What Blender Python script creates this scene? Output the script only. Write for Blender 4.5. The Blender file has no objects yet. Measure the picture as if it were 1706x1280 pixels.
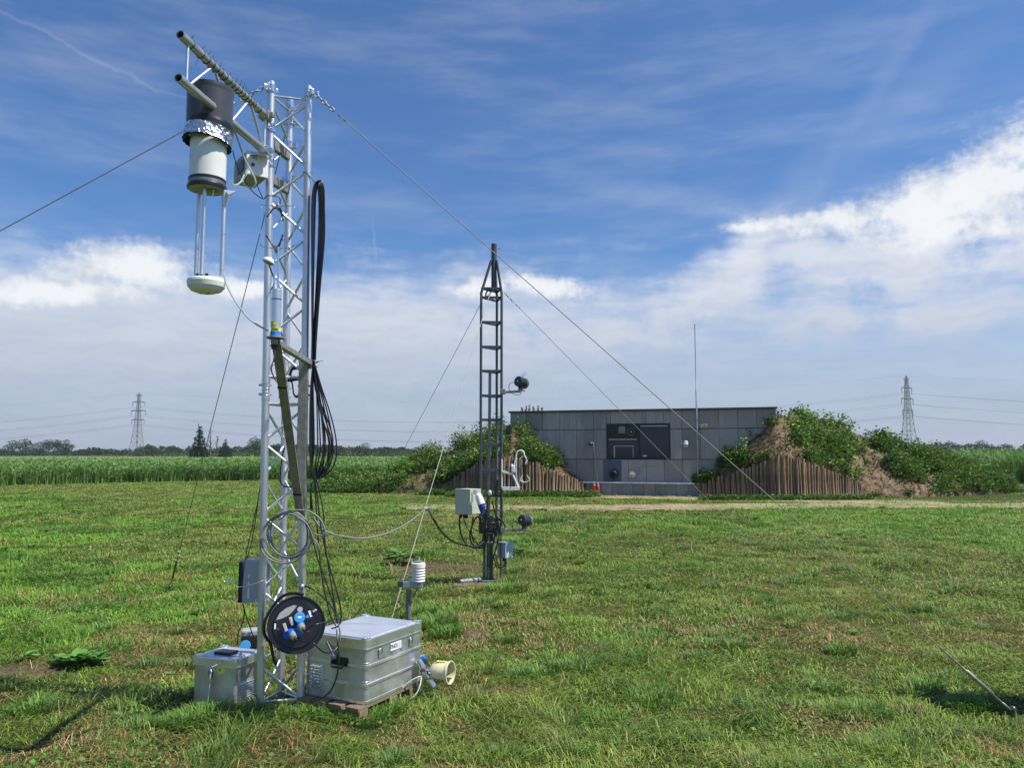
import bpy, bmesh, math, random
import numpy as np
from mathutils import Vector, Matrix
S = bpy.context.scene
COL = S.collection
R = math.radians
# ------------------------------------------------------------------ camera
FPX = 1290.0
PITCH = math.atan(118/FPX)
CAMZ = 1.6
cd = bpy.data.cameras.new('camera'); cam = bpy.data.objects.new('camera', cd); COL.objects.link(cam)
cam.location = (0, 0, CAMZ); cam.rotation_euler = (R(90)+PITCH, 0, 0)
cd.sensor_fit = 'HORIZONTAL'; cd.sensor_width = 36.0; cd.lens = 36.0*FPX/1706
cd.clip_start = 0.1; cd.clip_end = 4000
S.camera = cam
# ------------------------------------------------------------------ light
SUN_EL = R(57); SX, SY = 0.97, -0.24
sd = bpy.data.lights.new('sun', 'SUN'); sun = bpy.data.objects.new('sun', sd); COL.objects.link(sun)
sd.energy = 4.6; sd.angle = R(0.5); sd.color = (1.0, 0.95, 0.87)
sv = Vector((SX*math.cos(SUN_EL), SY*math.cos(SUN_EL), math.sin(SUN_EL))).normalized()
sun.rotation_euler = sv.to_track_quat('Z', 'Y').to_euler(); sun.location = sv*50
S.view_settings.view_transform = 'Standard'; S.view_settings.look = 'None'
S.view_settings.gamma = 1; S.view_settings.exposure = 0.35
S.cycles.max_bounces = 6; S.cycles.transparent_max_bounces = 8

def ray(px, py):
    xc = (px-853)/FPX; yc = (640-py)/FPX
    c, s = math.cos(PITCH), math.sin(PITCH)
    return Vector((xc, c-yc*s, s+yc*c))
def W(px, py, Y):
    r = ray(px, py); return Vector((r.x*Y/r.y, Y, CAMZ+r.z*Y/r.y))
def G(px, py, z=0.0):
    r = ray(px, py); t = (z-CAMZ)/r.z; return Vector((r.x*t, r.y*t, z))

# ------------------------------------------------------------------ nodes
class NT:
    def __init__(s, tree): s.t = tree
    def n(s, typ, **kw):
        nd = s.t.nodes.new(typ)
        for k, v in kw.items(): setattr(nd, k, v)
        return nd
    def put(s, sock, v):
        if isinstance(v, bpy.types.NodeSocket): s.t.links.new(v, sock)
        else: sock.default_value = v
    def m(s, op, a, b=None, c=None, clamp=False):
        nd = s.n('ShaderNodeMath', operation=op, use_clamp=clamp)
        s.put(nd.inputs[0], a)
        if b is not None: s.put(nd.inputs[1], b)
        if c is not None: s.put(nd.inputs[2], c)
        return nd.outputs[0]
    def v(s, op, a, b=None):
        nd = s.n('ShaderNodeVectorMath', operation=op)
        s.put(nd.inputs[0], a)
        if b is not None:
            if op == 'SCALE': s.put(nd.inputs['Scale'], b)
            else: s.put(nd.inputs[1], b)
        return nd.outputs['Value' if op in ('LENGTH', 'DOT_PRODUCT') else 'Vector']
    def mix(s, f, a, b, blend='MIX'):
        nd = s.n('ShaderNodeMix', data_type='RGBA', blend_type=blend)
        s.put(nd.inputs[0], f)
        for i, x in ((6, a), (7, b)):
            s.put(nd.inputs[i], x if isinstance(x, bpy.types.NodeSocket) else (*x[:3], 1))
        return nd.outputs[2]
    def noise(s, vec, scale, detail=4, rough=.5, col=False):
        nd = s.n('ShaderNodeTexNoise'); s.put(nd.inputs['Vector'], vec)
        nd.inputs['Scale'].default_value = scale; nd.inputs['Detail'].default_value = detail; nd.inputs['Roughness'].default_value = rough
        return nd.outputs['Color' if col else 'Fac']
    def mr(s, v, a, b, c=0., d=1., kind='SMOOTHSTEP'):
        nd = s.n('ShaderNodeMapRange', interpolation_type=kind, clamp=True) if kind == 'LINEAR' else s.n('ShaderNodeMapRange', interpolation_type=kind)
        s.put(nd.inputs[0], v)
        for i, x in zip((1, 2, 3, 4), (a, b, c, d)): nd.inputs[i].default_value = x
        return nd.outputs[0]
    def ramp(s, f, stops):
        nd = s.n('ShaderNodeValToRGB'); s.put(nd.inputs[0], f); e = nd.color_ramp.elements
        while len(e) < len(stops): e.new(.5)
        for el, (p, c) in zip(e, stops): el.position = p; el.color = (*c, 1)
        return nd.outputs[0]

# ------------------------------------------------------------------ world: sky with clouds
wd = bpy.data.worlds.new('World'); S.world = wd; wd.use_nodes = True
T = NT(wd.node_tree); wd.node_tree.nodes.clear()
sky = T.n('ShaderNodeTexSky', sky_type='NISHITA'); sky.sun_disc = False
sky.sun_elevation = SUN_EL; sky.sun_rotation = math.atan2(SX, SY)
sky.air_density = 1.0; sky.dust_density = 1.0; sky.ozone_density = 2.2; sky.altitude = 0
tc = T.n('ShaderNodeTexCoord').outputs['Generated']
sp = T.n('ShaderNodeSeparateXYZ'); T.put(sp.inputs[0], T.v('NORMALIZE', tc))
az = T.m('MULTIPLY', T.m('ARCTAN2', sp.outputs[0], sp.outputs[1]), 57.2958)
el = T.m('MULTIPLY', T.m('ARCSINE', sp.outputs[2]), 57.2958)
cb = T.n('ShaderNodeCombineXYZ'); T.put(cb.inputs[0], az); T.put(cb.inputs[1], el)
P0 = cb.outputs[0]
def ae(px, py):
    r = ray(px, py).normalized(); return math.degrees(math.atan2(r.x, r.y)), math.degrees(math.asin(r.z))
nz = T.noise(P0, .16, 6, .6, True)
PD = T.v('ADD', P0, T.v('SCALE', T.v('SUBTRACT', nz, (.5, .5, .5)), 3.6))
PF = T.v('ADD', P0, T.v('SCALE', T.v('SUBTRACT', nz, (.5, .5, .5)), 5.0))
def field(blobs, P):
    out = None
    for (px, py, rx, ry, ang) in blobs:
        a, e = ae(px, py); k = 57.3/FPX*.93
        mp = T.n('ShaderNodeMapping', vector_type='TEXTURE'); T.put(mp.inputs[0], P)
        mp.inputs[1].default_value = (a, e, 0); mp.inputs[2].default_value = (0, 0, R(ang)); mp.inputs[3].default_value = (rx*k, ry*k, 1)
        l = T.v('LENGTH', mp.outputs[0])
        out = l if out is None else T.m('SMOOTH_MIN', out, l, .25)
    return out
# thick cumulus: bank at right, heap at left, small heap in the middle
cum = field([(1650, 322, 135, 74, 14), (1745, 290, 120, 95, 0), (1530, 342, 115, 50, 8), (1410, 366, 120, 30, 6), (1600, 372, 190, 34, 0),
             (1290, 380, 85, 17, 0),
             (215, 445, 125, 42, 0), (90, 482, 130, 26, 0), (400, 476, 90, 22, -4), (905, 476, 100, 22, -4), (800, 482, 70, 16, 0)], PD)
det = T.noise(P0, 1.25, 8, .62)
smh = T.n('ShaderNodeMapping'); T.put(smh.inputs[0], PD); smh.inputs[3].default_value = (.30, 1.9, 1)
sth = T.noise(smh.outputs[0], .55, 7, .62)
cumd = T.m('ADD', T.m('ADD', cum, T.m('MULTIPLY', T.m('SUBTRACT', det, .5), .95)), T.m('MULTIPLY', T.m('SUBTRACT', sth, .5), 1.1))
aC = T.mr(cumd, 1.30, .42)
# soft veils
veil = field([(150, 560, 620, 110, 0), (700, 560, 480, 95, 0), (1140, 520, 110, 70, 35), (1230, 465, 110, 55, 45), (1350, 430, 90, 28, 0), (1540, 400, 220, 60, 8), (1500, 455, 190, 40, 0),
              (1000, 560, 260, 45, 5), (1500, 530, 260, 38, 0), (1600, 430, 190, 42, 0)], PF)
sm = T.n('ShaderNodeMapping'); T.put(sm.inputs[0], P0); sm.inputs[3].default_value = (.45, 1.7, 1)
st = T.noise(sm.outputs[0], .5, 6, .6)
aV = T.m('MULTIPLY', T.mr(T.m('ADD', veil, T.m('MULTIPLY', T.m('SUBTRACT', st, .5), 1.5)), 1.70, .25), .86)
# cirrus streaks
cir = field([(1420, 220, 170, 16, 52), (1310, 330, 90, 26, 40), (160, 92, 190, 2, -13), (1120, 330, 150, 14, -14), (1490, 190, 120, 30, 30), (840, 60, 60, 8, 0), (624, 410, 2.2, 34, 0),
             (1060, 405, 42, 6, -5), (730, 425, 18, 6, 0), (650, 440, 25, 6, 10), (945, 398, 26, 5, -6)], T.v('ADD', P0, T.v('SCALE', T.v('SUBTRACT', nz, (.5, .5, .5)), 2.2)))
aS = T.m('MULTIPLY', T.mr(T.m('ADD', cir, T.m('MULTIPLY', T.m('SUBTRACT', st, .5), 1.0)), 2.1, .1), .085)
sm2 = T.n('ShaderNodeMapping'); T.put(sm2.inputs[0], P0); sm2.inputs[2].default_value = (0, 0, R(-17)); sm2.inputs[3].default_value = (.5, 2.4, 1)
ov = T.noise(sm2.outputs[0], .13, 7, .62)
aO = T.m('MULTIPLY', T.mr(ov, .38, .80), .17)
low = T.m('MULTIPLY', T.mr(el, 15, 1), .86)
al = T.m('SUBTRACT', 1.0, T.m('MULTIPLY', T.m('MULTIPLY', T.m('SUBTRACT', 1., aV), T.m('SUBTRACT', 1., aS)), T.m('MULTIPLY', T.m('SUBTRACT', 1., aO), T.m('SUBTRACT', 1., low))))
al = T.m('MULTIPLY', al, T.mr(el, -2, 1))
SKYK = .105
base = T.v('MULTIPLY', sky.outputs[0], (SKYK*.50, SKYK*.74, SKYK*1.02))
veilc = T.mix(1.0, T.mix(T.mr(sth, .3, .7), (.97, .97, .975), (1.09, 1.075, 1.05)), T.mix(T.mr(el, 17, 2), (.64, .66, .71), (.365, .415, .51)), 'MULTIPLY')
c1 = T.mix(al, base, veilc)
shade = T.m('ADD', T.noise(T.v('ADD', P0, (0, 1.2, 0)), .33, 5, .6), T.m('MULTIPLY', cumd, -.30))
cc = T.mix(T.mr(T.m('ADD', shade, T.m('MULTIPLY', T.m('SUBTRACT', sth, .5), .5)), .05, .42), (.50, .54, .61), (.73, .745, .765))
c2 = T.mix(T.m('MULTIPLY', aC, .93), c1, cc)
bg = T.n('ShaderNodeBackground'); T.put(bg.inputs[0], c2); bg.inputs[1].default_value = 1.0
wo = T.n('ShaderNodeOutputWorld'); T.put(wo.inputs[0], bg.outputs[0])

# ------------------------------------------------------------------ materials
MATS = {}
def mat(name, col, rough=.6, metal=0., spec=.5, var=.12, vscale=8., bump=0., bscale=60., stretch=None, col2=None, trans=0., attr=None, ior=None, rndobj=0., detail=5):
    if name in MATS: return MATS[name]
    m = bpy.data.materials.new(name); m.use_nodes = True; t = NT(m.node_tree)
    b = m.node_tree.nodes['Principled BSDF']
    b.inputs['Roughness'].default_value = rough; b.inputs['Metallic'].default_value = metal
    b.inputs['Specular IOR Level'].default_value = spec
    co = t.n('ShaderNodeTexCoord').outputs['Object']
    if stretch:
        mp = t.n('ShaderNodeMapping'); t.put(mp.inputs[0], co); mp.inputs[3].default_value = stretch; co = mp.outputs[0]
    nf = t.noise(co, vscale, detail, .6)
    if attr:
        a = t.n('ShaderNodeAttribute', attribute_name=attr); c = a.outputs['Color']
    else:
        c2_ = col2 or tuple(x*.6 for x in col)
        c = t.mix(t.mr(nf, .5-.22, .5+.22), col if not var else tuple(x*(1-var) for x in c2_) if col2 else tuple(x*(1-var) for x in col), tuple(min(1, x*(1+var)) for x in col))
    if rndobj:
        oi = t.n('ShaderNodeObjectInfo').outputs['Random']
        c = t.mix(1., c, t.ramp(oi, [(0, (1-rndobj,)*3), (.3, (.80, .86, .95)), (.55, (1.0, .93, .85)), (.8, (.72, .70, .70)), (1, (1.15, 1.1, 1.05))]), 'MULTIPLY')
    t.put(b.inputs['Base Color'], c)
    rr = t.mr(nf, .3, .7, max(0, rough-.08), min(1, rough+.08), 'LINEAR'); t.put(b.inputs['Roughness'], rr)
    if bump:
        bn = t.n('ShaderNodeBump'); bn.inputs['Strength'].default_value = bump; bn.inputs['Distance'].default_value = .01
        t.put(bn.inputs['Height'], t.noise(co, bscale, 5, .6)); t.put(b.inputs['Normal'], bn.outputs[0])
    if trans:
        tr = t.n('ShaderNodeBsdfTranslucent'); t.put(tr.inputs[0], c)
        mx = t.n('ShaderNodeMixShader'); mx.inputs[0].default_value = trans
        t.put(mx.inputs[1], b.outputs[0]); t.put(mx.inputs[2], tr.outputs[0])
        t.put(m.node_tree.nodes['Material Output'].inputs[0], mx.outputs[0])
    MATS[name] = m; return m
leafM = mat('leaf', (.1, .2, .04), rough=.55, attr='col', trans=.25, spec=.22)
grassM = mat('grass_blade', (.1, .2, .04), rough=.55, attr='col', trans=.25, spec=.30)
farleafM = mat('far_leaf', (.1, .2, .04), rough=.8, attr='col', trans=.1, spec=.15)
aluM = mat('tube_aluminium', (.66, .67, .69), rough=.42, metal=.92, var=.06, vscale=9, bump=.08, bscale=90, stretch=(1, 1, .25))
steelM = mat('galvanised_steel', (.36, .36, .34), rough=.5, metal=.7, var=.18, vscale=30, bump=.1)
dullM = mat('weathered_zinc', (.27, .26, .225), rough=.6, metal=.45, var=.25, vscale=22, bump=.15, bscale=80)
brightM = mat('polished_steel', (.75, .75, .76), rough=.22, metal=1.0, var=.05)
boomM = mat('dull_aluminium', (.46, .47, .44), rough=.42, metal=.8, var=.12, vscale=20, bump=.1)
caseM = mat('case_sheet_aluminium', (.56, .57, .57), rough=.45, metal=.85, var=.22, vscale=7, bump=.22, bscale=9, detail=9)
caseEM = mat('case_edge_aluminium', (.80, .82, .86), rough=.30, metal=.9, var=.05, vscale=9, bump=.05)
blackM = mat('black_rubber', (.012, .012, .014), rough=.38, spec=.5, var=.2)
cableM = mat('black_cable_sheath', (.012, .012, .014), rough=.30, spec=.6, var=.2, bump=.05)
greycM = mat('grey_cable_sheath', (.22, .22, .215), rough=.45, var=.12)
darkM = mat('dark_grey_plastic', (.055, .06, .072), rough=.38, var=.1, vscale=14, bump=.04)
whiteM = mat('white_paint', (.74, .76, .70), rough=.38, var=.05, vscale=6)
whiteM2 = mat('white_plastic', (.80, .80, .78), rough=.4, var=.05)
creamM = mat('cream_plastic', (.74, .66, .42), rough=.45, var=.08)
greyboxM = mat('light_grey_enclosure', (.36, .40, .45), rough=.5, var=.05)
beigeM = mat('beige_grey_enclosure', (.50, .51, .42), rough=.55, var=.06, vscale=5)
blueM = mat('blue_plug_plastic', (.015, .13, .62), rough=.35, var=.12)
bluegM = mat('pale_blue_plastic', (.05, .28, .55), rough=.3, var=.1)
redM = mat('red_paint', (.45, .05, .05), rough=.45, var=.2)
yelM = mat('yellow_label', (.85, .72, .12), rough=.5, var=.04)
ygM = mat('lime_label', (.52, .62, .04), rough=.5, var=.04)
bluLM = mat('blue_label', (.03, .25, .70), rough=.5, var=.04)
labM = mat('white_label', (.8, .8, .8), rough=.5, var=.04)
silvM = mat('silver_label', (.42, .44, .40), rough=.45, metal=.3, var=.35, vscale=220)
blkTM = mat('black_print', (.01, .01, .015), rough=.6, var=0.1)
foilM = mat('crumpled_foil', (.60, .62, .66), rough=.2, metal=1., var=.04, bump=1.0, bscale=38)
mastM = mat('painted_dark_grey_steel', (.075, .085, .10), rough=.42, metal=.3, var=.2, vscale=25, bump=.06)
mastLM = mat('grey_galvanised_tube', (.25, .26, .27), rough=.45, metal=.6, var=.2, vscale=25)
woodM = mat('pallet_wood', (.21, .15, .092), rough=.8, var=.2, vscale=14, bump=.3, stretch=(1, 1, .3))
clearM = mat('clear_hose', (.62, .68, .70), rough=.25, var=.06, trans=.45)
ropeM = mat('light_grey_wire_rope', (.25, .235, .21), rough=.6, metal=.1, var=.06, vscale=6)
wireM = mat('dark_wire_rope', (.17, .15, .13), rough=.5, metal=.1, var=.08, vscale=6)

# ------------------------------------------------------------------ mesh building
ORG = {}
def props(o, label=None, cat=None, group=None, kind=None):
    if label: o['label'] = label
    if cat: o['category'] = cat
    if group: o['group'] = group
    if kind: o['kind'] = kind
    return o
def thing(name, loc, label, cat, group=None):
    o = bpy.data.objects.new(name, None); COL.objects.link(o); o.location = loc; o.empty_display_size = .1
    ORG[o] = Vector(loc); return props(o, label, cat, group)
def frame(d):
    d = Vector(d).normalized(); u = d.orthogonal().normalized()
    if abs(d.z) < .99:
        u = Vector((0, 0, 1)).cross(d).normalized()
    return u, d.cross(u).normalized(), d
class MB:
    def __init__(s): s.v = []; s.f = []; s.sm = []; s.mi = []; s.mats = []; s.cur = 0
    def m(s, material):
        if material not in s.mats: s.mats.append(material)
        s.cur = s.mats.index(material); return s
    def add(s, vs, fs, smooth=False):
        o = len(s.v); s.v += [tuple(x) for x in vs]
        for f in fs: s.f.append(tuple(i+o for i in f)); s.sm.append(smooth); s.mi.append(s.cur)
        return s
    def box(s, c, size, ax=None, bev=0.):
        bm = bmesh.new(); bmesh.ops.create_cube(bm, size=1)
        bmesh.ops.scale(bm, vec=size, verts=bm.verts)
        if bev: bmesh.ops.bevel(bm, geom=bm.edges[:], offset=bev, segments=2, affect='EDGES', profile=.6)
        X, Y, Z = ax if ax else (Vector((1, 0, 0)), Vector((0, 1, 0)), Vector((0, 0, 1)))
        c = Vector(c); bm.verts.index_update()
        vs = [c+X*v.co.x+Y*v.co.y+Z*v.co.z for v in bm.verts]
        fs = [[v.index for v in f.verts] for f in bm.faces]; bm.free()
        return s.add(vs, fs, False)
    def tube(s, path, r, seg=8, caps=True, closed=False):
        P = [Vector(p) for p in path]; n = len(P)
        rs = r if isinstance(r, (list, tuple)) else [r]*n
        vs = []; u = None
        for i in range(n):
            a = P[i-1] if (i or closed) else P[i]; b = P[(i+1) % n] if (i < n-1 or closed) else P[i]
            d = (b-a)
            d = d.normalized() if d.length > 1e-9 else Vector((0, 0, 1))
            if u is None: u = frame(d)[0]
            u = (u-d*u.dot(d)); u = u.normalized() if u.length > 1e-6 else frame(d)[0]
            w = d.cross(u)
            for k in range(seg):
                t = 2*math.pi*k/seg; vs.append(P[i]+(u*math.cos(t)+w*math.sin(t))*rs[i])
        fs = []
        for i in range(n-1 if not closed else n):
            j = (i+1) % n
            for k in range(seg):
                k2 = (k+1) % seg; fs.append((i*seg+k, i*seg+k2, j*seg+k2, j*seg+k))
        s.add(vs, fs, True)
        if caps and not closed:
            s.add(vs[:seg], [tuple(range(seg))[::-1]]); s.add(vs[-seg:], [tuple(range(seg))])
        return s
    def lathe(s, o, d, prof, seg=32, smooth=True, arc=None, a0=0.):
        u, w, d = frame(d); o = Vector(o); vs = []; full = arc is None; ns = seg if full else seg+1; A = 2*math.pi if full else arc
        for (z, r) in prof:
            for k in range(ns):
                t = a0+A*k/seg; vs.append(o+d*z+(u*math.cos(t)+w*math.sin(t))*max(r, 1e-5))
        fs = []
        for i in range(len(prof)-1):
            for k in range(seg):
                k2 = (k+1) % ns; fs.append((i*ns+k, i*ns+k2, (i+1)*ns+k2, (i+1)*ns+k))
        # split per profile step to keep edges crisp
        for i in range(len(prof)-1):
            s.add(vs[i*ns:(i+2)*ns], [tuple(x-i*ns for x in f) for f in fs[i*seg:(i+1)*seg]], smooth)
        return s
    def sphere(s, c, r, seg=16, sc=(1, 1, 1), ax=None):
        bm = bmesh.new(); bmesh.ops.create_uvsphere(bm, u_segments=seg, v_segments=max(6, seg//2), radius=r); bm.verts.index_update()
        X, Y, Z = ax if ax else (Vector((1, 0, 0)), Vector((0, 1, 0)), Vector((0, 0, 1))); c = Vector(c)
        vs = [c+X*v.co.x*sc[0]+Y*v.co.y*sc[1]+Z*v.co.z*sc[2] for v in bm.verts]; fs = [[v.index for v in f.verts] for f in bm.faces]; bm.free()
        return s.add(vs, fs, True)
    def rbox(s, c, X, Y, lx, ly, h, r, seg=5, z0=0., smooth=True):
        """upright rounded-corner box; c is the centre of the footprint"""
        c = Vector(c); X = Vector(X); Y = Vector(Y); ring = []
        for (sx, sy, a0) in ((1, 1, 0), (-1, 1, 90), (-1, -1, 180), (1, -1, 270)):
            for k in range(seg+1):
                t = R(a0+90*k/seg); ring.append((sx*(lx/2-r)+r*math.cos(t), sy*(ly/2-r)+r*math.sin(t)))
        n = len(ring); lo = [c+X*a+Y*b+Vector((0, 0, z0)) for a, b in ring]; hi = [p+Vector((0, 0, h)) for p in lo]
        s.add(lo+hi, [(i, (i+1) % n, n+(i+1) % n, n+i) for i in range(n)], smooth)
        s.add(hi, [tuple(range(n))]); s.add(lo, [tuple(range(n))[::-1]]); return s
    def build(s, name, material, parent=None, loc=None, **kw):
        me = bpy.data.meshes.new(name)
        if loc is None: loc = ORG[parent] if parent is not None else Vector((0, 0, 0))
        loc = Vector(loc)
        me.from_pydata([(a-loc.x, b-loc.y, c-loc.z) for a, b, c in s.v], [], s.f); me.update()
        me.polygons.foreach_set('use_smooth', s.sm)
        if s.mats:
            for x in s.mats: me.materials.append(x)
            me.polygons.foreach_set('material_index', s.mi)
        else: me.materials.append(material)
        o = bpy.data.objects.new(name, me); COL.objects.link(o)
        if parent is not None:
            o.parent = parent; o.location = loc-ORG[parent]
        else: o.location = loc
        ORG[o] = loc
        return props(o, **kw)
def catmull(pts, n=8, closed=False):
    P = [Vector(p) for p in pts]; out = []; N = len(P)
    for i in range(N if closed else N-1):
        if closed: a, b, c, d = P[i-1], P[i], P[(i+1) % N], P[(i+2) % N]
        else: a, b, c, d = P[max(i-1, 0)], P[i], P[i+1], P[min(i+2, N-1)]
        for k in range(n):
            t = k/n
            out.append(.5*((2*b)+(c-a)*t+(2*a-5*b+4*c-d)*t*t+(3*b-a-3*c+d)*t**3))
    if not closed: out.append(P[-1])
    return out
def text_mesh(mb, txt, o, X, Y, size, depth=.0008, align='CENTER'):
    cu = bpy.data.curves.new('t', 'FONT'); cu.body = txt; cu.size = size; cu.align_x = align; cu.align_y = 'CENTER'; cu.extrude = depth; cu.resolution_u = 3; cu.offset = size*.012
    ob = bpy.data.objects.new('t', cu); COL.objects.link(ob)
    bpy.context.view_layer.update()
    me = ob.to_mesh(); X = Vector(X); Y = Vector(Y); Z = X.cross(Y)
    vs = [Vector(o)+X*v.co.x+Y*v.co.y+Z*v.co.z for v in me.vertices]; fs = [tuple(p.vertices) for p in me.polygons]
    ob.to_mesh_clear(); bpy.data.objects.remove(ob); bpy.data.curves.remove(cu)
    mb.add(vs, fs)
def npmesh(name, V, F4=None, F3=None, col=None, material=None, parent=None, loc=(0, 0, 0), smooth=False, **kw):
    """V (n,3); F4 (m,4); F3 (k,3); col (n,3) per vertex"""
    me = bpy.data.meshes.new(name); loc = np.array(loc, float)
    F4 = np.zeros((0, 4), int) if F4 is None else F4; F3 = np.zeros((0, 3), int) if F3 is None else F3
    me.vertices.add(len(V)); me.vertices.foreach_set('co', (V-loc).astype('f').ravel())
    nl = F4.size+F3.size; me.loops.add(nl)
    me.loops.foreach_set('vertex_index', np.concatenate([F4.ravel(), F3.ravel()]).astype('i'))
    npol = len(F4)+len(F3); me.polygons.add(npol)
    me.polygons.foreach_set('loop_start', np.concatenate([np.arange(len(F4))*4, len(F4)*4+np.arange(len(F3))*3]).astype('i'))
    me.update(calc_edges=True)
    if smooth: me.polygons.foreach_set('use_smooth', np.ones(npol, bool))
    if col is not None:
        ca = me.color_attributes.new('col', 'FLOAT_COLOR', 'POINT')
        ca.data.foreach_set('color', np.concatenate([col, np.ones((len(col), 1))], 1).astype('f').ravel())
    me.materials.append(material)
    o = bpy.data.objects.new(name, me); COL.objects.link(o)
    L = Vector(loc.tolist())
    if parent is not None: o.parent = parent; o.location = L-ORG[parent]
    else: o.location = L
    ORG[o] = L
    return props(o, **kw)
rng = np.random.default_rng(7)
_G = rng.random((256, 256))
def vnoise(x, y):
    xi = np.floor(x).astype(int); yi = np.floor(y).astype(int); fx = x-xi; fy = y-yi
    fx = fx*fx*(3-2*fx); fy = fy*fy*(3-2*fy); g = lambda a, b: _G[a & 255, b & 255]
    return (g(xi, yi)*(1-fx)+g(xi+1, yi)*fx)*(1-fy)+(g(xi, yi+1)*(1-fx)+g(xi+1, yi+1)*fx)*fy
def fbm(x, y, o=4):
    x = np.asarray(x, float); y = np.asarray(y, float); s = 0; a = .5; t = 0
    for i in range(o): s = s+a*vnoise(x*2**i+17*i, y*2**i+31*i); t += a; a *= .55
    return s/t
def sstep(x, a, b):
    t = np.clip((x-a)/(b-a), 0, 1); return t*t*(3-2*t)
def ground_z(x, y):
    return ((fbm(x*.9+5, y*.9+3, 3)-.5)*.07+(fbm(x*2.4+11, y*2.4+5, 3)-.5)*.045)*sstep(np.hypot(x, y), 40, 12)
def gz(x, y): return float(ground_z(np.array([x]), np.array([y]))[0])
def blades(P, H, Wd, az, lean, C, tipc=1.15):
    """grass blades: 5 verts, a quad and a triangle each"""
    n = len(P); dx = np.cos(az); dy = np.sin(az); px_ = -dy; py_ = dx
    V = np.zeros((n, 5, 3)); w = Wd/2
    V[:, 0] = P; V[:, 1] = P
    V[:, 0, 0] -= px_*w; V[:, 0, 1] -= py_*w; V[:, 1, 0] += px_*w; V[:, 1, 1] += py_*w
    mz = H*.55; ml = H*lean*.35; tl = H*lean
    for i, s_ in ((2, 1), (3, -1)):
        V[:, i, 0] = P[:, 0]+dx*ml+px_*w*.8*s_; V[:, i, 1] = P[:, 1]+dy*ml+py_*w*.8*s_; V[:, i, 2] = P[:, 2]+mz
    V[:, 4, 0] = P[:, 0]+dx*tl; V[:, 4, 1] = P[:, 1]+dy*tl; V[:, 4, 2] = P[:, 2]+H*np.maximum(.25, 1-lean*.45)
    b = np.arange(n)[:, None]*5
    return V.reshape(-1, 3), b+np.array([[0, 1, 2, 3]]), b+np.array([[3, 2, 4]]), np.repeat(C, 5, 0)
def leaves(P, N, L, Wd, C, droop=.25):
    """rhombic folded leaves: 4 verts per leaf, 2 triangles; N is the pointing direction"""
    n = len(P); N = N/np.maximum(1e-6, np.linalg.norm(N, axis=1))[:, None]
    up = rng.normal(size=(n, 3)); s_ = np.cross(N, up); s_ /= np.maximum(1e-6, np.linalg.norm(s_, axis=1))[:, None]
    V = np.zeros((n, 4, 3)); V[:, 0] = P; mid = P+N*(L*.5)[:, None]
    V[:, 1] = mid+s_*(Wd/2)[:, None]; V[:, 3] = mid-s_*(Wd/2)[:, None]; V[:, 2] = P+N*L[:, None]; V[:, 2, 2] -= L*droop
    b = np.arange(n)[:, None]*4
    return V.reshape(-1, 3), b+np.array([[0, 1, 2, 3]]), np.repeat(C, 4, 0)
def jit(base, n, a=.2):
    base = np.asarray(base, float)
    return np.clip(base*(1+rng.normal(0, a, (n, 1)))*(1+rng.normal(0, a*.3, (n, 3))), 0.004, .9)
# ================================================================== GROUND
def build_ground():
    xs = np.unique(np.concatenate([np.linspace(-1500, -60, 12), np.linspace(-60, -14, 24), np.linspace(-14, 14, 280), np.linspace(14, 60, 24), np.linspace(60, 1500, 12)]))
    ys = np.unique(np.concatenate([np.linspace(-300, -4, 10), np.linspace(-4, 24, 280), np.linspace(24, 60, 24), np.linspace(60, 2200, 14)]))
    X, Y = np.meshgrid(xs, ys); V = np.stack([X.ravel(), Y.ravel(), ground_z(X.ravel(), Y.ravel())], 1)
    nx, ny = len(xs), len(ys); i = np.arange(nx-1)[None]+np.arange(ny-1)[:, None]*nx
    F = np.stack([i, i+1, i+1+nx, i+nx], -1).reshape(-1, 4)
    m = bpy.data.materials.new('turf_soil'); m.use_nodes = True; t = NT(m.node_tree); b = m.node_tree.nodes['Principled BSDF']
    co = t.n('ShaderNodeTexCoord').outputs['Object']
    n1 = t.noise(co, .35, 5, .6); n2 = t.noise(co, 3.0, 6, .65); n3 = t.noise(co, 40, 4, .7)
    green = t.mix(t.mr(n3, .35, .65), (.030, .045, .010), (.075, .110, .022))
    straw = t.mix(t.mr(n3, .35, .65), (.09, .055, .025), (.24, .165, .075))
    c = t.mix(t.mr(t.m('ADD', t.m('MULTIPLY', n1, .5), t.m('MULTIPLY', n2, .5)), .50, .62), green, straw)
    t.put(b.inputs['Base Color'], c); b.inputs['Roughness'].default_value = .95; b.inputs['Specular IOR Level'].default_value = .1
    bn = t.n('ShaderNodeBump'); bn.inputs['Distance'].default_value = .03; t.put(bn.inputs['Height'], n3); t.put(b.inputs['Normal'], bn.outputs[0])
    npmesh('ground', V, F, material=m, smooth=True, kind='structure')
build_ground()
soilM = mat('dry_sandy_soil', (.215, .155, .095), rough=.95, spec=.1, var=.3, vscale=4, bump=1., bscale=5, col2=(.12, .083, .048))
sandM = mat('pale_path_sand', (.31, .24, .155), rough=.95, spec=.1, var=.3, vscale=1.6, bump=.6, bscale=30, col2=(.34, .27, .17))
darksoilM = mat('damp_soil', (.105, .076, .048), rough=.95, spec=.1, var=.35, vscale=8, bump=1., bscale=30)
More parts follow.
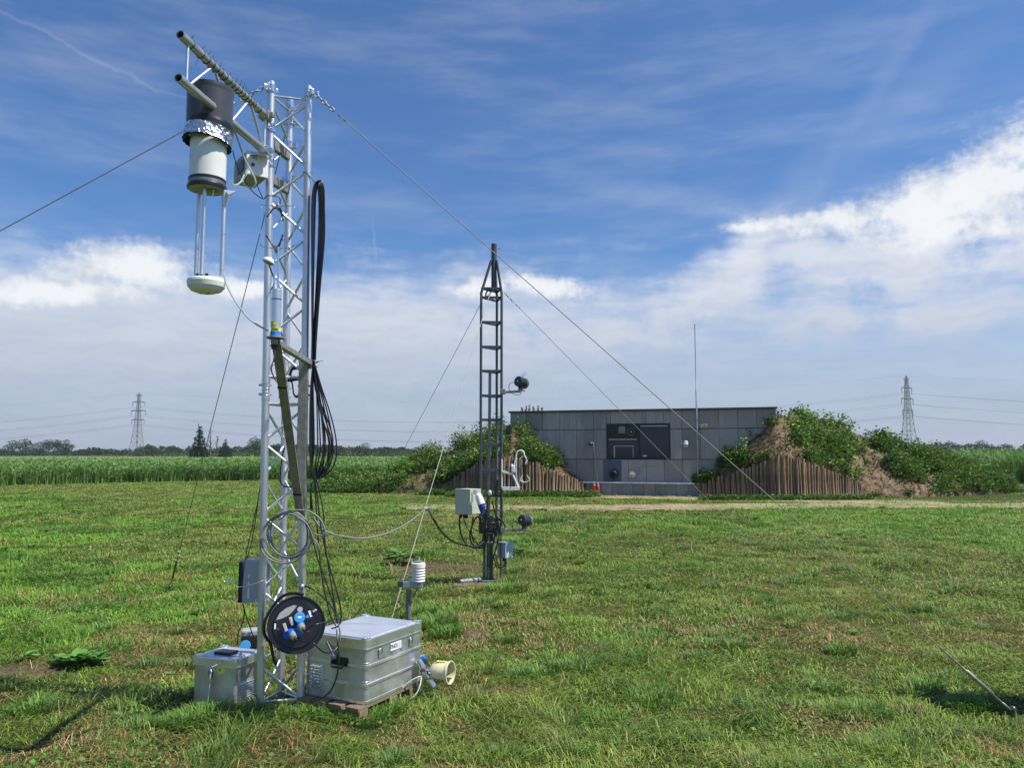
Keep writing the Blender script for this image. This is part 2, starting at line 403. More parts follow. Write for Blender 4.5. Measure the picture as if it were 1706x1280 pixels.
# grass colour at a place
def bare(x, y):
    """bare soil spots near the mast and in the lawn, 0..1"""
    b = np.zeros_like(x)
    for (px, py, rx, ry) in ((715, 945, .65, .5), (755, 968, .5, .4), (825, 978, .45, .25), (35, 1118, .30, .16), (790, 1058, .14, .14), (1290, 975, .15, .12)):
        g = G(px, py); b = np.maximum(b, sstep(np.hypot((x-g.x)/rx, (y-g.y)/ry)+(fbm(x*5, y*5, 3)-.5)*1.0, 1.05, .75))
    return b
def path_mask(x, y):
    c = 24.3+.02*x+(fbm(x*.25, y*.0+3, 2)-.5)*1.5
    w = .8+.9*fbm(x*.5+9, y*.1, 3)
    m = sstep(np.abs(y-c)+(fbm(x*.7, y*2.6, 4)-.5)*3.6, w, w*.5)*sstep(x+(fbm(x, y, 2)-.5)*5, -4, 3)
    fr = sstep(np.abs(y-(29.2-.33*(x-4)))+(fbm(x*1.5, y*2, 3)-.5)*1.2, 1.1, .4)*sstep(x, 1, 3)*sstep(x, 14.5, 12.5)
    return np.clip(np.maximum(m*.95, fr), 0, 1)
def grasscol(x, y):
    n = len(x); d = np.hypot(x, y)
    a = fbm(x*.7, y*.7, 4); b = fbm(x*3.2+40, y*3.2, 4); c = fbm(x*.22+7, y*.22+9, 3)
    straw = sstep(.5*a+.5*b+.02*sstep(d, 9, 5), .50, .565)*(.92-.62*sstep(d, 5, 13))
    dark = sstep(fbm(x*3.3+90, y*3.3+4, 3), .60, .72)
    lush = sstep(c, .44, .60)*sstep(d, 4.5, 9)
    G1 = np.array([.215, .290, .050]); G2 = np.array([.165, .335, .033]); D = np.array([.070, .150, .035]); ST = np.array([.42, .275, .12])
    C = G1[None]*(1-lush[:, None])+G2[None]*lush[:, None]
    C = C*(1-dark[:, None]*.55)+D[None]*dark[:, None]*.55
    pick = (rng.random(n) < straw*.8) | (rng.random(n) < .015)
    C = np.where(pick[:, None], ST[None]*(.65+.5*rng.random((n, 1))), C)
    return np.clip(C*np.exp(rng.normal(-.04, 1, (n, 1))*(.36-.20*sstep(d, 5, 14))[:, None])*(1+rng.normal(0, .06, (n, 3))), .01, .8), straw, dark, lush
MASK_OUT = []
def grass(x, y, hs=1., ws=1.):
    d = np.hypot(x, y)
    keep = rng.random(len(x)) > np.maximum(bare(x, y)*.74, path_mask(x, y)*.70)
    x, y, d = x[keep], y[keep], d[keep]
    C, st, dk, lu = grasscol(x, y); n = len(x)
    hum = fbm(x*2.4+11, y*2.4+5, 3)
    H = (.026+.052*rng.random(n)**1.7)*(1+1.2*dk)*(1-.45*st)*(1+.25*lu)*hs*(.35+1.3*hum)
    Wd = np.maximum(.0036, .0036*(d/4.5)**.85)*(.6+.8*rng.random(n))*ws
    P = np.stack([x, y, ground_z(x, y)-.004], 1)
    az = fbm(x*1.1+50, y*1.1, 3)*14+rng.normal(0, 1.0, n)
    return blades(P, H, Wd, az, .5+2.0*rng.random(n), C)
def build_grass():
    parts = []
    # distance-weighted sampling: pdf ~ d^-0.6
    N = 640000; u = rng.random(N); d0, d1 = 2.9, 52.
    Y = (d0**.4+u*(d1**.4-d0**.4))**2.5; X = (rng.random(N)*2-1)*(.80*Y+.5)
    k = ~((Y > 31.0-.36*(X-5)) & (X > -6) & (X < 20))
    parts.append(grass(X[k], Y[k]))
    # clover and small broad leaved weeds in patches, a few dry stems
    n = 60000; y = 3.2+26*rng.random(n)**1.3; x = (rng.random(n)*2-1)*.78*y
    k = (fbm(x*1.3+70, y*1.3+20, 4)+rng.normal(0, .02, n) > .56) & (path_mask(x, y) < .3) & (bare(x, y) < .5); x, y = x[k], y[k]; n = len(x); d = np.hypot(x, y); a = rng.random(n)*6.283
    P = np.stack([x, y, ground_z(x, y)+.010+.03*rng.random(n)], 1); N = np.stack([np.cos(a), np.sin(a), .15+.3*rng.random(n)], 1); L = (.014+.024*rng.random(n))*np.maximum(1, d/7)**.6
    v, f, c = leaves(P, N, L, L*.75, jit((.13, .27, .05), n, .22), .1); parts.append((v, f, np.zeros((0, 3), int), c))
    n = 1200; y = 3.2+14*rng.random(n)**1.2; x = (rng.random(n)*2-1)*.78*y; P = np.stack([x, y, ground_z(x, y)+.02], 1)
    parts.append(blades(P, .03+.09*rng.random(n), np.full(n, .0024)*np.maximum(1, y/6), rng.random(n)*6.283, 1+2*rng.random(n), jit((.55, .46, .28), n, .2)))
    # tufts
    def tuft(cx, cy, r, n, h, col=(.13, .25, .04), w=.0055, lean=.8):
        a = rng.random(n)*6.283; q = r*np.sqrt(rng.random(n)); x = cx+q*np.cos(a); y = cy+q*np.sin(a)
        P = np.stack([x, y, ground_z(x, y)], 1); az = a+rng.normal(0, .6, n)
        d = math.hypot(cx, cy)
        parts.append(blades(P, h*(.5+.6*rng.random(n)), np.full(n, max(w, w*d/5)), az, lean*(.4+.9*rng.random(n)), jit(col, n, .18)))
    for (px, py, r, n, h) in ((335, 1206, .16, 600, .13), (385, 1208, .12, 320, .10), (300, 1206, .12, 260, .10), (722, 1045, .22, 650, .16), (745, 1060, .14, 260, .12), (700, 1025, .16, 260, .14), (1545, 1150, .10, 240, .12), (1605, 1180, .13, 260, .10),
                           (1400, 1090, .12, 220, .09), (1640, 1176, .12, 160, .12), (1440, 1190, .16, 300, .10), (1085, 1170, .18, 380, .10), (1010, 1205, .15, 260, .09), (900, 1130, .14, 260, .08), (1480, 1250, .2, 380, .09), (215, 1215, .15, 280, .10), (60, 1185, .15, 250, .1),
                           (560, 1203, .12, 320, .09), (610, 1206, .11, 320, .09), (650, 1190, .12, 260, .09), (690, 1170, .1, 200, .09), (530, 1196, .1, 200, .08), (450, 1205, .14, 300, .09), (515, 1200, .1, 200, .08), (840, 985, .3, 500, .12), (860, 905, .5, 500, .14), (890, 870, .8, 600, .16), (690, 930, .35, 260, .16)):
        g = G(px, py); tuft(g.x, g.y, r, n, h)
    for i in range(330):
        y = 3.6+21*rng.random()**1.4; x = (rng.random()*2-1)*.78*y
        if bare(np.array([x]), np.array([y]))[0] > .3 or path_mask(np.array([x]), np.array([y]))[0] > .3: continue
        c = [(.11, .22, .035), (.18, .26, .055), (.14, .24, .06)][rng.integers(3)]
        tuft(x, y, .05+.09*rng.random(), int(110*max(.35, min(1, 6/y))), .05+.07*rng.random(), c)
    V, A, B, C = [], [], [], []; o = 0
    for (v, f4, f3, c) in parts: V.append(v); A.append(f4+o); B.append(f3+o); C.append(c); o += len(v)
    npmesh('lawn_grass', np.concatenate(V), np.concatenate(A), np.concatenate(B), np.concatenate(C), grassM, kind='stuff', label='mown green meadow grass with straw patches across the field', cat='grass')
build_grass()
def sheet(name, cx, cy, rx, ry, z, material, seed=0, n=60, kind='structure', rough=.35, poly=None, **kw):
    a = np.linspace(0, 2*np.pi, n, endpoint=False)
    rr = 1+(fbm(np.cos(a)*2.5+seed, np.sin(a)*2.5+seed, 4)-.5)*2*rough
    mb = MB(); rings = 6; vs = [Vector((cx, cy, gz(cx, cy)+z))]
    for j in range(1, rings+1):
        for k in range(n):
            x = cx+rx*rr[k]*math.cos(a[k])*j/rings; y = cy+ry*rr[k]*math.sin(a[k])*j/rings
            vs.append(Vector((x, y, gz(x, y)+(z if j < rings else -.004))))
    fs = [(0, 1+k, 1+(k+1) % n) for k in range(n)]
    for j in range(rings-1):
        for k in range(n): fs.append((1+j*n+k, 1+j*n+n+k, 1+j*n+n+(k+1) % n, 1+j*n+(k+1) % n))
    mb.add(vs, fs, True); return mb.build(name, material, kind=kind, **kw)
for i, (px, py, rx, ry) in enumerate(((720, 950, .8, .65), (822, 978, .5, .3), (35, 1118, .34, .19), (790, 1058, .17, .17))):
    g = G(px, py); sheet('bare_soil', g.x, g.y, rx, ry, .006, darksoilM if i != 1 else soilM, seed=i*7)
def build_path():
    xs = np.linspace(-3.5, 34, 160); vs = []; m = 8
    for x in xs:
        c = 24.3+.02*x+(float(fbm(np.array([x*.25]), np.array([3.]), 2)[0])-.5)*1.5
        w = 1.45+.9*(float(fbm(np.array([x*.8]), np.array([7.]), 3)[0])-.5)
        for j in range(m):
            t = j/(m-1); y = c-w+2*w*t+.0; z = gz(x, y)+(.010 if 0 < j < m-1 else -.004); vs.append((x, y, z))
    n = len(xs); f = [(i*m+j, (i+1)*m+j, (i+1)*m+j+1, i*m+j+1) for i in range(n-1) for j in range(m-1)]
    MB().add(vs, f, True).build('path', sandM, kind='structure')
    vs = []; xs = np.linspace(2.2, 14.5, 60)
    for x in xs:
        yc = 29.6-.36*(x-3); w = .9+.5*(float(fbm(np.array([x*.9]), np.array([17.]), 3)[0])-.5)
        for j in range(5):
            y = yc-w+(w+1.5)*j/4; vs.append((x, y, gz(x, y)+(.012 if j else -.004)))
    MB().add(vs, [(i*5+j, (i+1)*5+j, (i+1)*5+j+1, i*5+j+1) for i in range(59) for j in range(4)], True).build('sand_apron', sandM, kind='structure')
build_path()

# ================================================================== BUNKER
WA = W(850, 757, 32.0); WB = W(1295, 757, 29.0); WA.z = WB.z = 0
wx = (WB-WA).normalized(); wn = Vector((wx.y, -wx.x, 0)); WL = (WB-WA).length   # wn faces the camera
WH = 3.33
def onwall(px, py, off=0.):
    r = ray(px, py); o = Vector((0, 0, CAMZ)); base = WA+wn*off
    t = (base-o).dot(wn)/r.dot(wn); p = o+r*t; return (p-base).dot(wx), p.z
def wp(s, z, off=0.): return WA+wx*s+wn*off+Vector((0, 0, z))
AXW = (wx, wn, Vector((0, 0, 1)))
def concrete():
    m = bpy.data.materials.new('grey_concrete_panels'); m.use_nodes = True; t = NT(m.node_tree); b = m.node_tree.nodes['Principled BSDF']
    co = t.n('ShaderNodeTexCoord').outputs['Object']; at = t.n('ShaderNodeAttribute', attribute_name='col').outputs['Color']
    mp = t.n('ShaderNodeMapping'); t.put(mp.inputs[0], co); mp.inputs[3].default_value = (2.2, 2.2, .30)
    s1 = t.noise(mp.outputs[0], 1.8, 6, .7); s2 = t.noise(co, .9, 5, .6); s3 = t.noise(co, 14, 5, .6)
    c = t.mix(t.mr(s1, .36, .66), (.80, .80, .82), (1.10, 1.10, 1.10)); c = t.mix(t.mr(s2, .35, .65), c, (.92, .92, .92), 'MIX')
    c = t.mix(.35, c, t.mix(t.mr(s3, .3, .7), (.7, .7, .7), (1.1, 1.1, 1.1)), 'MULTIPLY')
    c = t.mix(1., at, c, 'MULTIPLY'); t.put(b.inputs['Base Color'], c); b.inputs['Roughness'].default_value = .85; b.inputs['Specular IOR Level'].default_value = .3
    return m
concM = concrete()
def build_bunker():
    t = thing('bunker', WA, 'low grey concrete panel bunker set into a weedy earth mound', 'bunker')
    s0, z0 = onwall(1011, 765); s1, z1 = onwall(1116, 706)       # window opening
    # panels
    vs, fs, cs = [], [], []
    def panel(a, b, c, d, g, off=0., th=.05):
        gg = .004; a += gg; b -= gg; c += .012; d -= .012; be = .008; o = len(vs)
        for (x, z, y) in ((a, c, off-th), (b, c, off-th), (b, d, off-th), (a, d, off-th), (a, c, off-be), (b, c, off-be), (b, d, off-be), (a, d, off-be), (a+be, c+be, off), (b-be, c+be, off), (b-be, d-be, off), (a+be, d-be, off)):
            vs.append(tuple(wp(x, z, y)-t.location)); cs.append(g)
        for (i, j) in ((0, 4), (4, 8)):
            for k in range(4): fs.append((o+i+k, o+i+(k+1) % 4, o+j+(k+1) % 4, o+j+k))
        fs.append((o+8, o+9, o+10, o+11))
    rows = [.50, 1.42, 2.60, WH]; nc = 15; cw = WL/nc; r2 = random.Random(4)
    def cut(a, b, c, d, g):                                       # leave the window opening free
        if b <= s0 or a >= s1 or d <= z0 or c >= z1: panel(a, b, c, d, g); return
        if a < s0-.03: panel(a, s0, c, d, g)
        if b > s1+.03: panel(s1, b, c, d, g)
        a2, b2 = max(a, s0), min(b, s1)
        if d > z1+.02: panel(a2, b2, z1, d, g)
        if c < z0-.02: panel(a2, b2, c, z0, g)
    for ri in range(3):
        for k in range(nc):
            q = .80+.40*r2.random(); g = (.335*q, .325*q, .315*q)
            if ri == 0 and 5.0 < k*cw+cw/2 < 5.0+0: g = (.1, .12, .16)
            cut(k*cw, (k+1)*cw, rows[ri], rows[ri+1], g)
    k = 0; x = -.0
    while x < WL-.3:                                              # lower course of blocks
        q = .8+.4*r2.random(); panel(x, min(x+.42, WL), -.1, .48, (.25*q, .255*q, .265*q), off=.10); x += .42
    me = bpy.data.meshes.new('wall'); me.from_pydata(vs, [], fs); me.update()
    ca = me.color_attributes.new('col', 'FLOAT_COLOR', 'POINT')
    for i, c in enumerate(cs): ca.data[i].color = (*c, 1)
    me.materials.append(concM); w = bpy.data.objects.new('wall', me); COL.objects.link(w); w.parent = t; ORG[w] = WA.copy()
    # backing, side returns and roof
    mb = MB()
    darkc = mat('dark_joint_concrete', (.085, .087, .09), rough=.9, var=.2)
    for (a, b, c, d) in ((0, s0, -.1, WH), (s1, WL, -.1, WH), (s0, s1, -.1, z0), (s0, s1, z1, WH)):
        mb.box(wp((a+b)/2, (c+d)/2, -.13), (b-a, .16, d-c), AXW)
    mb.box(wp(.06, WH/2, -3.3), (.12, 6.1, WH), AXW); mb.box(wp(WL-.06, WH/2, -3.3), (.12, 6.1, WH), AXW)
    mb.box(wp(WL/2, WH-.08, -3.3), (WL, 6.0, .1), AXW); mb.box(wp(WL/2, WH/2, -6.3), (WL, .12, WH), AXW)
    mb.build('wall_core', darkc, t)
    mb = MB(); mb.box(wp(WL/2, WH+.025, -.05), (WL+.1, .30, .07), AXW, .008)
    mb.build('coping', mat('dark_metal_coping', (.07, .075, .085), rough=.45, metal=.3), t)
    # ledge: metal edge strip on a block course
    sa, _ = onwall(973, 804); sb, _ = onwall(1172, 804)
    mb = MB().box(wp((sa+sb)/2-.1, .505, .085), (sb-sa+.6, .20, .05), AXW, .005)
    for i in range(int((sb-sa)/.8)): mb.box(wp(sa+.5+i*.8, .505, .136), (.03, .012, .05), AXW)
    mb.build('ledge_strip', mat('zinc_ledge', (.80, .80, .80), rough=.5, metal=.0, var=.25, vscale=2.5), t)
    # window
    bf = mat('black_window_frame', (.010, .011, .014), rough=.35, var=.1)
    gl = bpy.data.materials.new('dark_window_glass'); gl.use_nodes = True; b = gl.node_tree.nodes['Principled BSDF']
    b.inputs['Base Color'].default_value = (.006, .014, .036, 1); b.inputs['Roughness'].default_value = .03; b.inputs['Specular IOR Level'].default_value = .5; b.inputs['IOR'].default_value = 1.48
    sm = s0+(s1-s0)*.52; zm = z0+(z1-z0)*.58; f = .05
    mb = MB()
    for (a, bb, c, d) in ((s0, s1, z0, z0+f), (s0, s1, z1-f, z1), (s0, s0+f, z0+f, z1-f), (s1-f, s1, z0+f, z1-f), (sm-.06, sm+.02, z0+f, z1-f), (s0+f, sm-.06, zm, zm+.05)):
        mb.box(wp((a+bb)/2, (c+d)/2, -.02), (bb-a, .09, d-c), AXW, .004)
    fr = mb.build('window_frame', bf, t)
    MB().box(wp((s0+f+sm-.06)/2, (zm+.05+z1-f)/2, -.035), (sm-.06-s0-f-.004, .03, z1-f-zm-.054), AXW).build('vent_panel', bf, fr)
    MB().box(wp((s0+f+sm-.06)/2, (zm+z0+f)/2, -.04), (sm-.06-s0-f-.004, .012, zm-z0-f-.004), AXW).build('pane', gl, fr)
    MB().box(wp((s1-f+sm+.02)/2, (z1+z0)/2, -.04), (s1-f-sm-.02-.004, .012, z1-z0-2*f-.004), AXW).build('pane', gl, fr)
    bl = mat('pale_blind_case', (.55, .60, .68), rough=.5)
    MB().box(wp((s0+f+sm-.06)/2, zm-.025, -.022), (sm-.06-s0-f-.06, .02, .035), AXW, .003).build('blind_case', bl, fr)
    MB().box(wp((s1-f+sm+.02)/2, z1-f-.035, -.022), (s1-f-sm-.08, .02, .035), AXW, .003).build('blind_case', bl, fr)
    mb = MB(); a, z = onwall(1034, 750); hh = z-z0-f
    mb.box(wp(s0+f+.25, z0+f+hh*.75, -.028), (.05, .008, hh*1.5), AXW); mb.box(wp(s0+f+.62, z0+f+hh*1.5, -.028), (.78, .008, .03), AXW); mb.box(wp(s0+f+.99, z0+f+hh*.75, -.028), (.025, .008, hh*1.5), AXW)
    mb.build('glazing_bead', mat('grey_bead', (.36, .38, .42), rough=.5), fr)
    a, z = onwall(1074, 760); MB().box(wp(a, z, -.026), (.16, .012, .08), AXW).build('notice_label', mat('pale_notice', (.4, .42, .45)), fr)
    # ports in the vent panel
    def port(px, py, r, off, ringm, lens, parent, name='port'):
        a, z = onwall(px, py, off); mb = MB(); mb.lathe(wp(a, z, off-.02), wn, [(0, r), (.05, r), (.05, r*.84), (.0, r*.8)], 28)
        o = mb.build(name, ringm, parent)
        MB().lathe(wp(a, z, off-.019), wn, [(0, r*.82), (.012, r*.6), (.018, r*.3), (.02, 0)], 24).build('lens', lens, o); return o
    ring = mat('grey_port_ring', (.13, .13, .13), rough=.5)
    port(1019.5, 719.5, .135, -.02, bf, bf, t); port(1051.5, 720, .15, -.02, ring, brightM, t)
    a, z = onwall(1036, 716.5); mb = MB().box(wp(a, z, -.0), (.27, .05, .27), AXW, .01); mb.lathe(wp(a, z, .025), wn, [(0, .11), (.01, .11), (.01, .09), (.004, .085), (.004, .02), (.015, .02), (.015, 0)], 24)
    mb.build('extractor_vent', mat('khaki_vent', (.24, .24, .20), rough=.6), t)
    # blue grey patch panel with black hood and pipe opening below the window
    a0, c0 = onwall(1005.5, 802); a1, c1 = onwall(1035, 767)
    MB().box(wp((a0+a1)/2, (max(c0, .54)+c1)/2, .012), (a1-a0, .024, c1-max(c0, .54)), AXW, .004).build('patch_panel', mat('blue_grey_panel', (.095, .115, .155), rough=.7), t)
    a, z = onwall(1023, 790); mb = MB().lathe(wp(a, z, .02), wn+Vector((0, 0, -.15)), [(0, .19), (.16, .17), (.26, .13), (.27, .10), (.16, .12)], 20)
    h = mb.build('duct_hood', blackM, t)
    port(1053, 790.5, .165, .03, mat('cream_port_ring', (.40, .34, .30), rough=.5), brightM, t, 'duct_opening')
    a, z = onwall(1087, 783); mb = MB(); st = mat('pale_stain_frame', (.26, .26, .25), rough=.8)
    a0, c1 = onwall(1065, 777); a1, _ = onwall(1091, 777); mb.box(wp((a0+a1)/2, c1, .006), (a1-a0, .014, .05), AXW); mb.box(wp(a0, c1-.2, .006), (.045, .014, .36), AXW); mb.build('rail_remnant', st, t)
    # security camera
    a, z = onwall(1143, 739); mb = MB(); mb.sphere(wp(a-.0, z+.03, .12), .11, 14, (1, 1, .8)); mb.lathe(wp(a, z-.02, .12), wn+Vector((0, 0, -.6)), [(0, .10), (.14, .085), (.14, .05), (.12, 0)], 20); mb.box(wp(a-.17, z+.05, .05), (.05, .1, .2), AXW, .01); mb.box(wp(a-.1, z, .08), (.16, .06, .05), AXW, .01)
    mb.build('security_camera', mat('pale_camera_housing', (.5, .5, .49), rough=.4), t)
    # lamp and hose at left
    a, z = onwall(985, 740); mb = MB().sphere(wp(a, z, .14), .085, 14); mb.box(wp(a, z+.05, .06), (.1, .14, .05), AXW, .01); l = mb.build('wall_lamp', mat('dark_lamp', (.05, .05, .055), rough=.4), t)
    pts = [wp(*onwall(984, 741, .16), .16), wp(*onwall(988, 738, .16), .16), wp(*onwall(989, 745, .14), .14), wp(*onwall(992, 773, .1), .1), wp(*onwall(996, 801, .16), .16)]
    MB().tube(catmull(pts, 6), .022, 8).build('drain_hose', mat('pale_hose', (.34, .33, .31), rough=.5), t)
    return t
bunker = build_bunker()
def build_bunker_things():
    # slender mast fixed in front of the wall
    s, z = onwall(1163, 800, .12); top = W(1159, 542, wp(s, 0, .12).y); base = wp(s, .42, .12)
    t = thing('antenna_pole', base, 'slender grey pole rising above the bunker front right of its window', 'pole')
    ht = top.z
    MB().tube([base, Vector((base.x, base.y, ht*.62)), Vector((base.x, base.y, ht*.62+.01)), Vector((base.x, base.y, ht))], [.028, .028, .018, .017], 10).build('pole', mat('grey_pole', (.30, .31, .33), rough=.4, metal=.4), t)
    mb = MB()
    for zz in (1.05, 2.35, 2.95):
        mb = MB(); mb.box(Vector((base.x, base.y, zz))-wn*.05, (.12, .16, .035), AXW, .004); mb.build('wall_bracket', steelM, t)
    MB().lathe(Vector((base.x, base.y, ht)), (0, 0, 1), [(0, .02), (.02, .02), (.05, .004), (.05, 0)], 10).build('cap', darkM, t)
    s, z = onwall(1172, 708, .18); p = wp(s, z, .18)
    t = thing('floodlight', p, 'small twin grey floodlight on the bunker wall right of the slender pole', 'lamp')
    mb = MB(); mb.box(wp(s-.08, z, .10), (.22, .05, .03), AXW, .005); mb.build('bracket', steelM, t)
    for q in (-.06, .09):
        MB().lathe(wp(s+q, z-.02, .12), wn+Vector((0, 0, -.5)), [(0, .03), (.05, .07), (.10, .075), (.10, .055), (.085, 0)], 16).build('lamp_head', mat('lamp_head_grey', (.42, .42, .43), rough=.3, metal=.4), t)
    for (px, py, lab) in ((989.5, 806, 'red cylinder with pale cap, taller and left of two at the bunker foot'), (996, 811, 'red cylinder with pale cap, shorter and right of two at the bunker foot')):
        s, _ = onwall(px, py, .32); z1 = onwall(px, py, .32)[1]; b = wp(s, 0, .32)
        t = thing('gas_cylinder', b, lab, 'gas cylinder', 'red cylinders by the bunker')
        h = max(.42, z1-.02)
        MB().lathe(b, (0, 0, 1), [(0, .0), (0, .075), (h-.06, .078), (h-.01, .05), (h, .03)], 18).build('cylinder_body', redM, t)
        MB().lathe(b+Vector((0, 0, h)), (0, 0, 1), [(0, .04), (.08, .045), (.09, .03), (.09, 0)], 14).build('valve_cap', mat('pale_cap', (.45, .42, .40), rough=.5), t)
build_bunker_things()

# ================================================================== EARTH MOUNDS
def interp(cols, k, i): return np.interp(k, [c[0] for c in cols], [c[i] for c in cols])
LM = [ # px, front top y, front d, crest y, crest d
 (540, 822, 33.4, 821, 34.6), (600, 821, 33.0, 812, 34.8), (640, 820, 32.6, 799, 35.0), (690, 818, 32.1, 776, 35.2), (748, 805, 31.5, 752, 35.0), (768, 791, 31.1, 745, 34.8), (794, 779, 30.7, 735, 34.5),
 (817, 769, 30.3, 726, 34.2), (840, 763, 30.0, 716, 33.6), (849, 764, 30.0, 709, 32.8), (853, 765, 30.0, 710, 31.92), (866, 767, 30.0, 721, 31.85), (893, 773, 30.05, 742, 31.65), (928, 792, 30.35, 772, 31.42), (960, 803, 30.75, 797, 31.2), (976, 812, 31.0, 810, 31.12)]
RM = [(1160, 812, 29.85, 808, 29.87), (1192, 802, 29.3, 784, 29.66), (1221, 792, 28.85, 760, 29.47), (1250, 780, 28.5, 734, 29.28), (1273, 773, 28.3, 717, 29.14), (1290, 764, 28.2, 703, 29.02), (1297, 762, 28.2, 694, 29.3),
 (1329, 767, 28.2, 694, 30.5), (1352, 777, 28.35, 703, 31.2), (1389, 790, 28.7, 710, 31.6), (1432, 808, 29.2, 722, 31.8), (1445, 824, 29.4, 726, 31.8), (1472, 827, 29.3, 735, 31.8), (1505, 828, 29.2, 752, 31.8), (1571, 824, 30.0, 768, 32.4), (1638, 820, 31.2, 797, 33.0), (1690, 817, 32.5, 816, 33.6)]
def mound_pt(cols, k, t):
    """k column px (array), t 0 front .. 1 crest .. 1.8 back -> world xyz arrays"""
    fy, fd, cy, cdp = (interp(cols, k, i) for i in (1, 2, 3, 4))
    c, s = math.cos(PITCH), math.sin(PITCH)
    def ww(px, py, Y):
        xc = (px-853)/FPX; yc = (640-py)/FPX; ry = c-yc*s; rz = s+yc*c; return xc*Y/ry, Y, CAMZ+rz*Y/ry
    ax, ay, az_ = ww(k, fy, fd); bx, by, bz = ww(k, cy, cdp)
    az_ = np.maximum(az_, -.05); bz = np.maximum(bz, -.02)
    tt = np.clip(t, 0, 1); back = np.clip((t-1)/.8, 0, 1)
    x = ax+(bx-ax)*tt; y = ay+(by-ay)*tt+back*7
    prof = tt**.85
    z = az_+(bz-az_)*prof-(bz+.3)*back**1.6
    z = z+np.where(t < 1.5, 1, 0)*(fbm(x*1.1+3, y*1.1, 4)-.5)*.42*np.clip(np.minimum(tt*4, 1), 0, 1)*np.clip(bz/1.2, .1, 1)*(1-back)
    return x, y, z
def build_mound(cols, name, wallclip, lab):
    k0, k1 = cols[0][0], cols[-1][0]; nk = int((k1-k0)/3.2); ks = np.linspace(k0, k1, nk)
    ts = np.concatenate([np.linspace(0, 1, 26), np.linspace(1.04, 1.8, 12)])
    K, Tt = np.meshgrid(ks, ts); 
    # where the crest is the wall face, do not run behind it
    lim = np.ones_like(K)
    if wallclip: inw = (K > wallclip[0]) & (K < wallclip[1]); Tt = np.where(inw, np.minimum(Tt, 1.0), Tt)
    x, y, z = mound_pt(cols, K.ravel(), Tt.ravel()); V = np.stack([x, y, z], 1)
    # skirt down to the ground in front (behind the palisade)
    fx, fy_, fz = V[:nk, 0], V[:nk, 1], V[:nk, 2]
    sk = np.stack([fx, fy_, np.full(nk, -.1)], 1); V = np.concatenate([V, sk]); nt = len(ts)
    i = np.arange(nk-1)[None]+np.arange(nt-1)[:, None]*nk; F = np.stack([i, i+1, i+1+nk, i+nk], -1).reshape(-1, 4)
    b = np.arange(nk-1); F = np.concatenate([F, np.stack([nt*nk+b, nt*nk+b+1, b+1, b], -1)])
    npmesh(name, V, F, material=soilM, smooth=True, kind='structure')
build_mound(LM, 'earth_mound', (851, 980), ''); build_mound(RM, 'earth_mound', (1100, 1293), '')
def weeds(cols, name, n, bareblobs, seed, lab, rng_px=None):
    r = np.random.default_rng(seed); k0, k1 = rng_px or (cols[0][0], cols[-1][0])
    K = k0+(k1-k0)*r.random(n*3); Tt = 1.12*r.random(n*3)
    x, y, z = mound_pt(cols, K, Tt)
    # projected row for placing bare patches
    c, s = math.cos(PITCH), math.sin(PITCH); rz = z-CAMZ; zc = y*c+rz*s; py = 640-FPX*(rz*c-y*s)/zc
    den = fbm(x*.85+seed, (z*1.6+y*.5)*.85, 4); keep = den+r.normal(0, .035, len(K)) > .435
    for (bx, by, rx, ry) in bareblobs: keep &= np.hypot((K-bx)/rx, (py-by)/ry)+r.normal(0, .15, len(K)) > 1
    x, y, z, K, py = x[keep][:n], y[keep][:n], z[keep][:n], K[keep][:n], py[keep][:n]
    V, F, C = [], [], []; o = 0
    big = (.6+.9*fbm(x*1.3, z*2+y, 3))*np.where((K < 1292) & (K > 1100), .62, 1)
    for i in range(len(x)):
        h = (.16+.42*r.random()**1.3)*big[i]; m = 30; q = r.random(m)
        a = r.random(m)*6.283; rad = h*.55*(.25+.9*r.random(m)); 
        P = np.stack([x[i]+rad*np.cos(a)*(1-q*.35), y[i]+rad*np.sin(a)*(1-q*.35), z[i]+h*q], 1)
        N = np.stack([np.cos(a), np.sin(a), .3+.7*r.random(m)], 1); L = .055+.085*r.random(m)
        base = [(.10, .20, .035), (.14, .26, .045), (.075, .15, .03), (.16, .24, .055)][r.integers(4)]
        dry = r.random() < .06; kf = math.exp(r.normal(0, .30)); base = tuple(b_*kf*math.exp(r.normal(0, .06)) for b_ in base)
        if r.random() < .16: h *= 1.45; P[:, 0] = x[i]+(P[:, 0]-x[i])*.45; P[:, 1] = y[i]+(P[:, 1]-y[i])*.45; P[:, 2] = z[i]+h*q
        v, f, cc = leaves(P, N, L, L*.62, jit((.2, .16, .08) if dry else base, m, .22)); V.append(v); F.append(f+o); C.append(cc); o += len(v)
    # dry stalks, roots and clods lying on the bare soil
    m = 5000; K = k0+(k1-k0)*r.random(m); x, y, z = mound_pt(cols, K, 1.05*r.random(m)); a = r.random(m)*6.283
    P = np.stack([x, y-.02, z+.01], 1); N = np.stack([np.cos(a), np.sin(a)*.5, .9*(r.random(m)-.25)], 1); L = .04+.16*r.random(m)**2
    cc = np.array([(.15, .105, .062), (.075, .052, .03), (.21, .155, .095)])[r.integers(0, 3, m)]*(.7+.6*r.random((m, 1)))
    v, f, c = leaves(P, N, L, .02+.035*r.random(m), cc, .2); V.append(v); F.append(f+o); C.append(c)
    npmesh(name, np.concatenate(V), np.concatenate(F), None, np.concatenate(C), leafM, kind='stuff', label=lab, cat='weeds')
weeds(LM, 'leafy_weeds', 2700, [(858, 742, 14, 24), (848, 728, 12, 16), (752, 758, 30, 8), (728, 786, 20, 5), (700, 799, 12, 4), (845, 708, 14, 12), (960, 795, 24, 8), (930, 783, 14, 5), (620, 804, 16, 3)], 11, 'green leafy weeds covering the earth mound left of the bunker')
